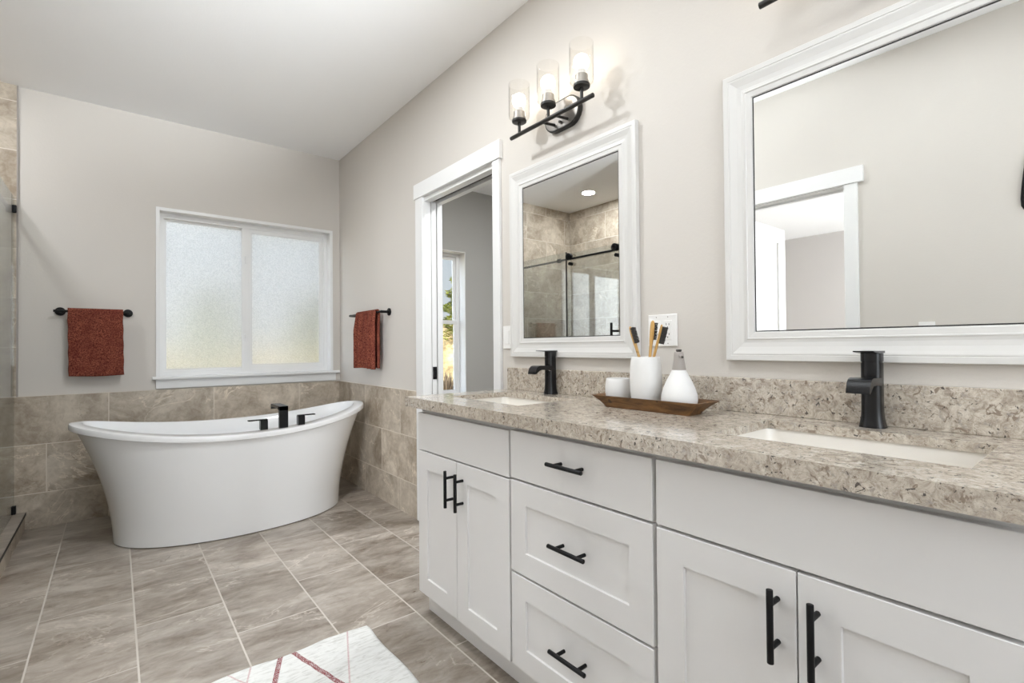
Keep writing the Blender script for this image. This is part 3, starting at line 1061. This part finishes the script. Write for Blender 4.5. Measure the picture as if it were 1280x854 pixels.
mirror(1.130, 1.884, 'white framed mirror beside the pocket door, with the shower reflected in it')
mirror(0.014, 0.790, 'white framed mirror at the right edge, with the bedroom doorway reflected in it')


# ------------------------------------------------------------------ vanity lights
def vanity_light(yc, label):
    xb, zb = W - 0.10, 2.075
    t = thing('vanity_light', label, 'wall light', (W, yc, 2.12), 'three-lamp vanity lights')

    def stadium(x, hw, r, n=12):
        pts = []
        for k in range(n + 1):
            a = -PI / 2 + PI * k / n
            pts.append((x, yc + hw - r + r * math.cos(a), 2.118 + r * math.sin(a)))
        for k in range(n + 1):
            a = PI / 2 + PI * k / n
            pts.append((x, yc - hw + r + r * math.cos(a), 2.118 + r * math.sin(a)))
        return pts
    bp = obj('backplate', blob_loft([stadium(W - 0.0005, 0.106, 0.064), stadium(W - 0.022, 0.106, 0.064), stadium(W - 0.024, 0.104, 0.062)]), M['bronze'], t, smooth=0.5)
    obj('plate_face', blob_loft([stadium(W - 0.0235, 0.100, 0.058), stadium(W - 0.0248, 0.100, 0.058), stadium(W - 0.0253, 0.099, 0.057)]), M['plateface'], bp)
    obj('screw_knob', TB((W - 0.025, yc, 2.082), (W - 0.037, yc, 2.082), 0.006, n=14, bev=0.001), M['bronze'], bp, smooth=True)
    for s in (-1, 1):
        obj('arm', TB((W - 0.024, yc + s * 0.040, 2.083), (xb, yc + s * 0.040, zb), 0.0062, n=14), M['bronze'], t, smooth=True)
    obj('bar', TB((xb, yc - 0.252, zb), (xb, yc + 0.252, zb), 0.0092, n=20, bev=0.001), M['bronze'], t, smooth=True)
    for k in (-1, 0, 1):
        y = yc + k * 0.192
        c = obj('socket_cup', LT(xb, y, [(0, 2.128), (0.030, 2.128), (0.0325, 2.1295), (0.0330, 2.132), (0.0330, 2.139), (0.0315, 2.1405), (0, 2.1405)], n=32), M['bronze'], t, smooth=True)
        obj('stem', TB((xb, y, zb), (xb, y, 2.129), 0.0068, n=14), M['bronze'], c, smooth=True)
        obj('socket', LT(xb, y, [(0, 2.1406), (0.030, 2.1406), (0.030, 2.150), (0.0255, 2.152), (0.0255, 2.176), (0.023, 2.178), (0, 2.178)], n=24), M['steel'], c, smooth=True)
        s_ = obj('glass_shade', LT(xb, y, [(0.0335, 2.1435), (0.040, 2.145), (0.0450, 2.151), (0.0465, 2.160), (0.0465, 2.302), (0.0475, 2.3035), (0.0480, 2.302), (0.0480, 2.159), (0.0460, 2.149), (0.040, 2.1435), (0.0335, 2.142), (0.0335, 2.1435)], n=40), M['shade_glass'], t, smooth=True)
        b = obj('bulb', LT(xb, y, [(0.0175, 2.196), (0.022, 2.203), (0.027, 2.210), (0.0305, 2.219), (0.0315, 2.228), (0.0295, 2.240), (0.024, 2.250), (0.014, 2.257), (0, 2.2595)], n=28), M['bulb'], t, smooth=True)
        obj('bulb_neck', LT(xb, y, [(0.0125, 2.178), (0.0150, 2.186), (0.0176, 2.1962), (0, 2.1965)], n=24), M['plastic'], b, smooth=True)


vanity_light(1.516, 'three-lamp black vanity light with clear glass shades above the mirror by the door')
vanity_light(0.385, 'black vanity light mostly above the frame, over the right-hand mirror')


# ------------------------------------------------------------------ outlets and switches
def plate(bm, x0, x1, y0, y1, z0, z1):
    return box(bm, x0, x1, y0, y1, z0, z1, bev=0.002)


t = thing('outlet', 'white double-gang outlet plate on the wall behind the toothbrushes', 'outlet', (W, 1.035, 1.108))
obj('plate', plate(bmesh.new(), W - 0.006, W - 0.0003, 0.975, 1.093, 1.107, 1.221), M['plastic'], t)
for yc in (1.0575, 1.0105):
    r_ = obj('receptacle', BX(W - 0.0078, W - 0.005, yc - 0.0165, yc + 0.0165, 1.130, 1.198, bev=0.001), M['plastic'], t)
    bm = bmesh.new()
    for zc in (1.182, 1.147):
        box(bm, W - 0.0081, W - 0.0077, yc + 0.0045, yc + 0.0065, zc - 0.0005, zc + 0.0075)
        box(bm, W - 0.0081, W - 0.0077, yc - 0.0065, yc - 0.0045, zc - 0.0005, zc + 0.0065)
        box(bm, W - 0.0081, W - 0.0077, yc - 0.002, yc + 0.002, zc - 0.0095, zc - 0.0055)
    obj('slots', bm, M['slot'], r_)
    for zc in (1.117, 1.211):
        obj('screw', TB((W - 0.0064, yc, zc), (W - 0.0058, yc, zc), 0.0022, n=10), M['taupe'], r_)


def switch(xw, sgn, yc, zc, label):
    t = thing('light_switch', label, 'light switch', (xw, yc, zc - 0.057))
    a, b = sorted((xw + sgn * 0.0003, xw + sgn * 0.006))
    obj('plate', plate(bmesh.new(), a, b, yc - 0.035, yc + 0.035, zc - 0.057, zc + 0.057), M['plastic'], t)
    a, b = sorted((xw + sgn * 0.005, xw + sgn * 0.0085))
    obj('rocker', BX(a, b, yc - 0.0165, yc + 0.0165, zc - 0.033, zc + 0.033, bev=0.0012), M['plastic'], t)


switch(W, -1, 1.928, 1.157, 'white rocker switch between the pocket door casing and the mirror')
switch(XL, 1, 0.658, 1.168, 'white rocker switch on the far wall, seen in the right-hand mirror')

# black hook on the left wall, reflected at the mirror's right edge
t = thing('robe_hook', 'black rounded wall hook reflected at the right edge of the big mirror', 'hook', (XL, 0.274, 1.75))
hk = []
for zz, hw, px in ((1.742, 0.006, 0.006), (1.748, 0.016, 0.010), (1.765, 0.024, 0.014), (1.80, 0.026, 0.016), (1.86, 0.022, 0.016), (1.94, 0.014, 0.014), (2.0, 0.008, 0.010), (2.02, 0.003, 0.006)):
    hk.append([(XL + 0.001, 0.274 - hw, zz), (XL + 0.001, 0.274 + hw, zz), (XL + px * .7, 0.274 + hw * 0.9, zz), (XL + px, 0.274 + hw * 0.4, zz), (XL + px, 0.274 - hw * 0.4, zz), (XL + px * .7, 0.274 - hw * 0.9, zz)])
obj('hook_plate', blob_loft(hk), M['black'], t, smooth=True)
hb = bmesh.new()
pts = [(XL + 0.012, 0.274, 1.86), (XL + 0.040, 0.274, 1.845), (XL + 0.062, 0.274, 1.85), (XL + 0.070, 0.274, 1.875)]
for a, b in zip(pts, pts[1:]):
    tube(hb, a, b, 0.007, n=12)
obj('peg', hb, M['black'], t, smooth=True)


# ------------------------------------------------------------------ things on the vanity top
TY0, TY1, TX0, TX1 = 0.768, 1.176, 1.296, 1.436
BY0, BY1, BX0, BX1 = 0.800, 1.118, 1.304, 1.382
TZ, TH = CT1 + 0.0005, 0.940


def tray():
    n = 8

    def rr(x0, x1, y0, y1, z, r):
        pts = []
        for cx, cy, a0 in ((x1 - r, y1 - r, 0), (x0 + r, y1 - r, PI / 2), (x0 + r, y0 + r, PI), (x1 - r, y0 + r, 1.5 * PI)):
            for k in range(n + 1):
                a = a0 + PI / 2 * k / n
                pts.append((cx + r * math.cos(a), cy + r * math.sin(a), z))
        return pts

    def lv(t, off=0.0, z=None, r=0.012):
        # t 0..1 base -> rim, sides flare outwards along a curve
        k = t ** 1.35
        return rr(BX0 + (TX0 - BX0) * k + off, BX1 + (TX1 - BX1) * k - off, BY0 + (TY0 - BY0) * k + off, BY1 + (TY1 - BY1) * k - off, z if z is not None else TZ + (TH - TZ) * t, r)
    th = 0.007
    rings = [lv(0), lv(0.18), lv(0.4), lv(0.6), lv(0.8), lv(1.0), lv(1.0, 0.0025, TH + 0.0012), lv(1.0, th, TH), lv(0.8, th), lv(0.55, th), lv(0.35, th + .004), lv(0.25, th + .012, None, 0.014)]
    bm = blob_loft(rings)
    solo('wooden_tray', bm, M['tray'], 'shallow carved dark wooden tray on the vanity top between the faucets', 'tray', smooth=0.7, origin=(1.35, 0.97, TZ))


tray()
TF = TZ + (TH - TZ) * 0.25 + 0.0006      # inner floor of the tray


def squircle(cx, cy, prof, n=48, p=2.6):
    rings = []
    for r, z in prof:
        ring = []
        for i in range(n):
            a = 2 * PI * i / n
            c, s = math.cos(a), math.sin(a)
            q = (abs(c) ** p + abs(s) ** p) ** (-1 / p)
            ring.append((cx + r * q * c, cy + r * q * s, z))
        rings.append(ring)
    return rings


# low jar
jx, jy = 1.372, 1.112
z = TF
solo('candle_jar', blob_loft(squircle(jx, jy, [(0.030, z), (0.037, z + .002), (0.0405, z + .010), (0.0445, z + .035), (0.0445, z + .055), (0.0420, z + .075), (0.0405, z + .083), (0.0392, z + .0845), (0.0375, z + .083), (0.0385, z + .06), (0.038, z + .03), (0.03, z + .012)], p=2.0)),
     M['ceramic'], 'low white ceramic jar at the far end of the wooden tray', 'jar', smooth=True, origin=(jx, jy, z))
# toothbrush cup
cx_, cy_ = 1.370, 0.994
solo('toothbrush_cup', blob_loft(squircle(cx_, cy_, [(0.036, z), (0.0425, z + .003), (0.0455, z + .012), (0.0490, z + .05), (0.0500, z + .085), (0.0480, z + .13), (0.0445, z + .158), (0.0435, z + .1605), (0.0415, z + .159), (0.045, z + .13), (0.046, z + .08), (0.042, z + .02), (0.03, z + .010)], p=2.3)),
     M['ceramic'], 'tall white ceramic cup holding three toothbrushes on the tray', 'cup', smooth=True, origin=(cx_, cy_, z))
# soap dispenser
sx_, sy_ = 1.366, 0.868
t = thing('soap_dispenser', 'teardrop white soap dispenser with taupe pump at the near end of the tray', 'soap dispenser', (sx_, sy_, z))
obj('bottle', LT(sx_, sy_, [(0, z), (0.040, z), (0.047, z + .003), (0.0525, z + .014), (0.0548, z + .030), (0.0535, z + .045), (0.047, z + .066), (0.0375, z + .088), (0.0275, z + .107), (0.0220, z + .1185), (0.0212, z + .1205), (0, z + .1205)], n=48), M['ceramic'], t, smooth=True)
cl = obj('pump_collar', LT(sx_, sy_, [(0, z + .1207), (0.0205, z + .1207), (0.0208, z + .1225), (0.0168, z + .148), (0.0148, z + .168), (0.0140, z + .1755), (0.013, z + .177), (0, z + .177)], n=36), M['taupe'], t, smooth=True)
obj('pump_button', LT(sx_, sy_, [(0, z + .177), (0.0068, z + .177), (0.0075, z + .179), (0.0088, z + .1815), (0.0088, z + .1845), (0, z + .185)], n=28), M['bristle'], cl, smooth=True)
nz = z + 0.166
nd = Vector((-0.55, -0.835, 0)).normalized()
nzl = obj('nozzle', TB(Vector((sx_, sy_, nz)) + nd * 0.010, Vector((sx_, sy_, nz - 0.004)) + nd * 0.024, 0.0062, 0.0052, n=16), M['taupe'], cl, smooth=True)
obj('nozzle_tip', TB(Vector((sx_, sy_, nz - 0.004)) + nd * 0.0235, Vector((sx_, sy_, nz - 0.0055)) + nd * 0.027, 0.0032, n=12), M['slot'], nzl, smooth=True)


def toothbrush(base, tip, bdir, label, tuft=0.016):
    base, tip = Vector(base), Vector(tip)
    t = thing('toothbrush', label, 'toothbrush', base, 'toothbrushes in the white cup')
    d = (tip - base)
    L = d.length
    d.normalize()
    b = Vector(bdir)
    b = (b - d * b.dot(d)).normalized()
    s = d.cross(b)
    rings = []
    for q, hw, ht in ((0, .0035, .0026), (.012, .0052, .0040), (.35, .0056, .0044), (.60, .0054, .0044), (.70, .0062, .0044), (.77, .0086, .0042), (.87, .0096, .0040), (.94, .0092, .0038), (.985, .0066, .0032), (1.0, .0026, .0016)):
        c = base + d * (q * L)
        rings.append([tuple(c + s * (hw * math.cos(2 * PI * i / 14)) + b * (ht * math.sin(2 * PI * i / 14))) for i in range(14)])
    obj('bamboo_handle', blob_loft(rings), M['bamboo'], t, smooth=True)
    bm = bmesh.new()
    rnd = random.Random(3)
    for i in range(11):
        for j in (-1.5, -0.5, 0.5, 1.5):
            c = base + d * (L * 0.775 + i * L * 0.0192) + s * (j * 0.0042) + b * 0.003
            tube(bm, c, c + b * (tuft + rnd.uniform(-.001, .001)) + s * (j * 0.0006) + d * rnd.uniform(-.0006, .0006), 0.0021, 0.0023, n=7)
    obj('bristles', bm, M['bristle'], t)


toothbrush((1.380, 0.978, z + .014), (1.362, 1.050, 1.175), (0.03, -0.92, 0.1), 'bamboo toothbrush leaning left in the cup, dark bristles facing forward', 0.011)
toothbrush((1.352, 0.980, z + .014), (1.376, 0.9685, 1.192), (0.97, -0.14, 0.0), 'upright bamboo toothbrush in the middle of the cup, seen from its back', 0.012)
toothbrush((1.376, 1.010, z + .014), (1.364, 0.926, 1.177), (0.72, -0.69, -0.2), 'bamboo toothbrush leaning right in the cup, grey bristles in profile', 0.017)


# ------------------------------------------------------------------ bathtub
TCX, TCY = 0.634, 3.69


def tub():
    t = thing('bathtub', 'white freestanding slipper bathtub with raised ends under the frosted window', 'bathtub', (TCX, TCY, 0))
    n = 96

    def P(th, a, b, ex=2.12):
        c, s = math.cos(th), math.sin(th)
        q = (abs(c) ** ex + abs(s) ** ex) ** (-1 / ex)
        return a * q * c, b * q * s

    def rimz(th):
        x, y = P(th, 1, 1)
        return 0.605 + 0.098 * abs(x) ** 2.1

    def ring(a, b, zf, dy=0.0):
        r = []
        for i in range(n):
            th = 2 * PI * i / n
            x, y = P(th, a, b)
            r.append((TCX + x, TCY + dy + y, zf(th)))
        return r
    A0, A1, B0, B1 = 0.645, 0.833, 0.395, 0.418
    rings = [ring(A0 - .012, B0 - .012, lambda th: 0.0), ring(A0, B0, lambda th: 0.006)]
    for k in range(1, 15):
        q = k / 14 * 0.955
        e_ = q ** 1.75
        rings.append(ring(A0 + (A1 - 0.010 - A0) * e_, B0 + (B1 - 0.012 - B0) * e_, lambda th, q=q: 0.006 + (rimz(th) - 0.036 - 0.006) * q / 0.955))
    # rolled lip
    rings.append(ring(A1 - 0.001, B1 - 0.002, lambda th: rimz(th) - 0.034))
    rings.append(ring(A1 + 0.005, B1 + 0.004, lambda th: rimz(th) - 0.031))
    rings.append(ring(A1 + 0.006, B1 + 0.005, lambda th: rimz(th) - 0.009))
    rings.append(ring(A1 + 0.002, B1 + 0.001, lambda th: rimz(th) - 0.001))
    rings.append(ring(A1 - 0.008, B1 - 0.008, lambda th: rimz(th)))
    ia, ib, dy = A1 - 0.050, B1 - 0.078, 0.034

    rings.append(ring(ia + 0.006, ib + 0.006, lambda th: rimz(th) - 0.001, dy))
    rings.append(ring(ia - 0.004, ib - 0.004, lambda th: rimz(th) - 0.008, dy))
    for q in (0.85, 0.7, 0.5, 0.3, 0.14, 0.05):
        k = (1 - q)
        rings.append(ring(ia - 0.004 - 0.215 * k, ib - 0.004 - 0.075 * k, lambda th, q=q: 0.16 + (rimz(th) - 0.17) * q, dy))
    rings.append(ring(ia - 0.29, ib - 0.13, lambda th: 0.152, dy))
    rings.append(ring(0.1, 0.06, lambda th: 0.148, dy))
    obj('tub_shell', blob_loft(rings), M['white'], t, smooth=0.9)
    obj('drain', LT(TCX, TCY + dy, [(0, .156), (.02, .156), (.026, .153), (.026, .145), (0, .145)], n=24), M['black'], t, smooth=True)


tub()

# roman tub filler on the front deck
fz = 0.609
t = thing('tub_filler', 'black deck-mounted tub filler with two lever handles on the front rim', 'tub faucet', (0.827, 3.345, fz))
sp_ = obj('spout', BX(0.801, 0.854, 3.325, 3.353, fz, 0.747, bev=0.002), M['blackgloss'], t)
obj('spout_arm', blob_loft([[(0.801, yy, a), (0.854, yy, a), (0.854, yy, b), (0.801, yy, b)] for yy, a, b in ((3.325, 0.722, 0.747), (3.40, 0.730, 0.7475), (3.50, 0.730, 0.7478), (3.535, 0.722, 0.7470), (3.543, 0.712, 0.7445))]), M['blackgloss'], sp_)
for hx_, sg in ((0.716, -1), (0.936, 1)):
    zz = 0.610 if sg < 0 else 0.617
    h = obj('handle', BX(hx_ - 0.021, hx_ + 0.021, 3.328, 3.370, zz, zz + 0.058, bev=0.002), M['blackgloss'], t)
    a, b = sorted((hx_ - sg * 0.021, hx_ + sg * 0.088))
    obj('lever', BX(a, b, 3.334, 3.364, zz + 0.058, zz + 0.0645, bev=0.0015), M['blackgloss'], h)


# ------------------------------------------------------------------ towel bars and towels
def towel_bar(fn, u0, u1, d0, d1, off, z, label, w):
    """fn(u, depth, z) -> world; rail from d0..d1 along the wall, posts at u0, u1"""
    t = thing('towel_bar', label, 'towel bar', w, 'black towel bars')
    obj('rail', TB(fn(d0, off, z), fn(d1, off, z), 0.0080, n=18, bev=0.001), M['black'], t, smooth=True)
    for u in (u0, u1):
        p = obj('post', TB(fn(u, 0.004, z), fn(u, off + 0.004, z), 0.0098, n=18), M['black'], t, smooth=True)
        obj('flange', TB(fn(u, 0.0005, z), fn(u, 0.011, z), 0.027, n=28, bev=0.003), M['black'], p, smooth=True)


fb = lambda u, d, z: (u, D - d, z)
fr_ = lambda u, d, z: (W - d, u, z)
towel_bar(fb, -0.276, 0.068, -0.305, 0.072, 0.065, 1.362, 'short black towel bar left of the frosted window', (-0.10, D, 1.34))
towel_bar(fr_, 3.290, 3.868, 3.288, 3.890, 0.065, 1.367, 'black towel bar on the right wall beside the tub', (W, 3.58, 1.34))


def towel(fn, u0, u1, off, zr, zf, zb, label, origin, fold_amp=0.0, nf=4, seed=1, lean=0.0, th=0.010):
    rnd = random.Random(seed)
    bm = bmesh.new()
    path = []
    r = 0.016
    nb = 26
    for k in range(nb + 1):
        path.append((off - r, zb + (zr - zb) * k / nb))
    for k in range(1, 10):
        a = PI - PI * k / 10
        path.append((off + r * math.cos(a), zr + r * math.sin(a)))
    for k in range(nb + 7):
        path.append((off + r, zr - (zr - zf) * k / (nb + 6)))
    nu = 44
    rows = []
    for j, (d, z) in enumerate(path):
        fall = min(1.0, max(0.0, (zr - z) / 0.12))
        row = []
        for i in range(nu + 1):
            q = i / nu
            w = (0.004 * math.sin(q * 2 * PI * nf + 0.6) + 0.0022 * math.sin(q * 2 * PI * nf * 2.3 + seed)) * (fold_amp / 0.006 if fold_amp else 0.15)
            front = d > off
            wav = w * (0.05 + 0.95 * fall) * (1 if front else 0.4)
            drop = 0.003 * math.sin(q * 5 + seed) if j in (0, len(path) - 1) else 0
            u = u0 + (u1 - u0) * q + lean * fall * (zr - z) + 0.0012 * math.sin(z * 60 + seed)
            row.append(bm.verts.new(fn(u, d + wav, z + drop)))
        rows.append(row)
    for a, b in zip(rows, rows[1:]):
        for i in range(nu):
            bm.faces.new((a[i], a[i + 1], b[i + 1], b[i]))
    o = solo('hand_towel', bm, M['towel'], label, 'towel', 'rust hand towels', smooth=2.0, origin=origin)
    md = o.modifiers.new('thickness', 'SOLIDIFY')
    md.thickness = th
    md.offset = 0.0
    return o


towel(fb, -0.237, 0.041, 0.065, 1.362, 0.942, 0.985, 'rust red towel hanging flat left of the frosted window', (-0.10, D - 0.065, 1.362), 0.0, 2, 2, lean=0.012)
towel(fr_, 3.355, 3.706, 0.065, 1.367, 0.958, 0.965, 'rust red towel in vertical folds on the right wall', (W - 0.065, 3.53, 1.367), 0.024, 4.2, 5, th=0.011)


# ------------------------------------------------------------------ rug
def rug():
    bm = bmesh.new()
    x0, x1, y0, y1 = 0.165, 0.783, 0.95, 1.914
    nx, ny = 70, 110
    top, bot = [], []
    for j in range(ny + 1):
        rt, rb = [], []
        for i in range(nx + 1):
            u, v = i / nx, j / ny
            # rounded corners
            x = x0 + (x1 - x0) * u
            y = y0 + (y1 - y0) * v
            cr = 0.022
            ex = max(0, cr - min(x - x0, x1 - x))
            ey = max(0, cr - min(y - y0, y1 - y))
            if ex > 0 and ey > 0:
                dd = math.hypot(ex, ey)
                if dd > cr:
                    k = cr / dd
                    x += (ex - ex * k) * (1 if u < 0.5 else -1)
                    y += (ey - ey * k) * (1 if v < 0.5 else -1)
            y += 0.006 * math.sin(x * 21 + 0.8) * max(0, v - 0.6) / 0.4
            x += 0.004 * math.sin(y * 17) * max(0, u - 0.6) / 0.4
            edge = min(u, 1 - u, (v) * 1.5, (1 - v) * 1.5)
            hgt = 0.0075 * min(1, (edge / 0.018) ** 0.5 if edge > 0 else 0) + 0.001
            hgt += 0.0012 * math.sin(x * 55 + 7 * math.sin(y * 9)) * min(1, edge / 0.03)
            rt.append(bm.verts.new((x, y, 0.001 + hgt)))
            rb.append(bm.verts.new((x, y, 0.0006)))
        top.append(rt)
        bot.append(rb)
    for j in range(ny):
        for i in range(nx):
            bm.faces.new((top[j][i], top[j][i + 1], top[j + 1][i + 1], top[j + 1][i]))
            bm.faces.new((bot[j][i], bot[j + 1][i], bot[j + 1][i + 1], bot[j][i + 1]))
    for j in range(ny):
        for i in (0, nx):
            bm.faces.new((top[j][i], top[j + 1][i], bot[j + 1][i], bot[j][i]))
    for i in range(nx):
        for j in (0, ny):
            bm.faces.new((top[j][i], top[j][i + 1], bot[j][i + 1], bot[j][i]))
    solo('bath_rug', bm, M['rug'], 'off-white woven bath rug with maroon lines on the tile floor', 'rug', smooth=1.2, origin=(0.474, 1.43, 0))


rug()

# ------------------------------------------------------------------ shower enclosure
GX = -0.488
RX = GX - 0.020
t = thing('shower_enclosure', 'frameless glass shower panels with a black barn-door rail at the left edge', 'shower door', (GX, 3.42, 0.11))
obj('fixed_panel', BX(GX - 0.004, GX + 0.004, 3.50, D - 0.014, 0.114, 2.055), M['shower_glass'], t)
sd = obj('sliding_panel', BX(RX - 0.024, RX - 0.016, 2.60, 3.535, 0.122, 2.045), M['shower_glass'], t)
obj('glass_edge_strip', BX(GX - 0.006, GX + 0.006, 3.494, 3.503, 0.114, 2.055), M['slot'], t)
rl = obj('rail', TB((RX, 2.56, 1.985), (RX, D - 0.013, 1.985), 0.0105, n=18), M['black'], t, smooth=True)
obj('wall_flange', BX(RX - 0.012, GX + 0.014, D - 0.036, D - 0.0125, 1.962, 2.008, bev=0.003), M['black'], rl)
for y in (2.885, 3.470):
    r_ = obj('roller', TB((RX - 0.010, y, 2.008), (RX + 0.030, y, 2.008), 0.034, n=28, bev=0.003), M['black'], t, smooth=True)
    obj('roller_bolt', TB((RX + 0.029, y, 2.008), (RX + 0.036, y, 2.008), 0.014, n=18), M['blackgloss'], r_, smooth=True)
    obj('lower_stud', TB((RX - 0.020, y - 0.012, 1.935), (RX + 0.020, y - 0.012, 1.935), 0.017, n=20), M['black'], r_, smooth=True)
obj('rail_stop', TB((RX, 3.60, 1.985), (RX, 3.635, 1.985), 0.021, n=20), M['black'], t, smooth=True)
hx0 = RX + 0.075
hd = obj('door_handle', TB((hx0, 2.885, 1.02), (hx0, 2.885, 1.318), 0.0115, n=16), M['black'], t, smooth=True)
for z_ in (1.08, 1.245):
    obj('handle_post', TB((RX - 0.018, 2.885, z_), (hx0, 2.885, z_), 0.009, n=14), M['black'], hd, smooth=True)
obj('clamp', BX(GX - 0.012, GX + 0.014, D - 0.040, D - 0.0125, 0.1105, 0.160, bev=0.002), M['black'], t)
obj('clamp', BX(GX - 0.012, GX + 0.014, 3.50, 3.535, 0.1105, 0.160, bev=0.002), M['black'], t)


# ------------------------------------------------------------------ recessed lights
def recessed(x, y, label, watts):
    t = thing('recessed_light', label, 'ceiling light', (x, y, H), 'recessed ceiling lights')
    obj('trim_ring', LT(x, y, [(0.066, H - 0.0005), (0.084, H - 0.0005), (0.084, H - 0.003), (0.078, H - 0.0055), (0.068, H - 0.005), (0.066, H - 0.003), (0.066, H - 0.0005)], n=36), M['trim'], t, smooth=True)
    obj('lens', LT(x, y, [(0, H - 0.0015), (0.066, H - 0.0015), (0.066, H - 0.003), (0, H - 0.003)], n=32), M['lens'], t)
    l = lamp('recessed_lamp', 'AREA', (x, y, H - 0.012), watts, (0.93, 0.97, 1.0), (0, 0, 0), shape='DISK', size=0.13)
    return t


recessed(-0.90, 3.565, 'lit round ceiling light over the shower, reflected in the door-side mirror', SHOWER_CAN_W)
recessed(0.55, 2.05, 'added round ceiling light, out of view, above the middle of the bathroom floor', ADDED_CAN_W)  # this and the next are added fill, outside the view
recessed(0.45, 0.45, 'added round ceiling light, out of view, above the near sink side of the floor', ADDED_CAN_W * 0.05)
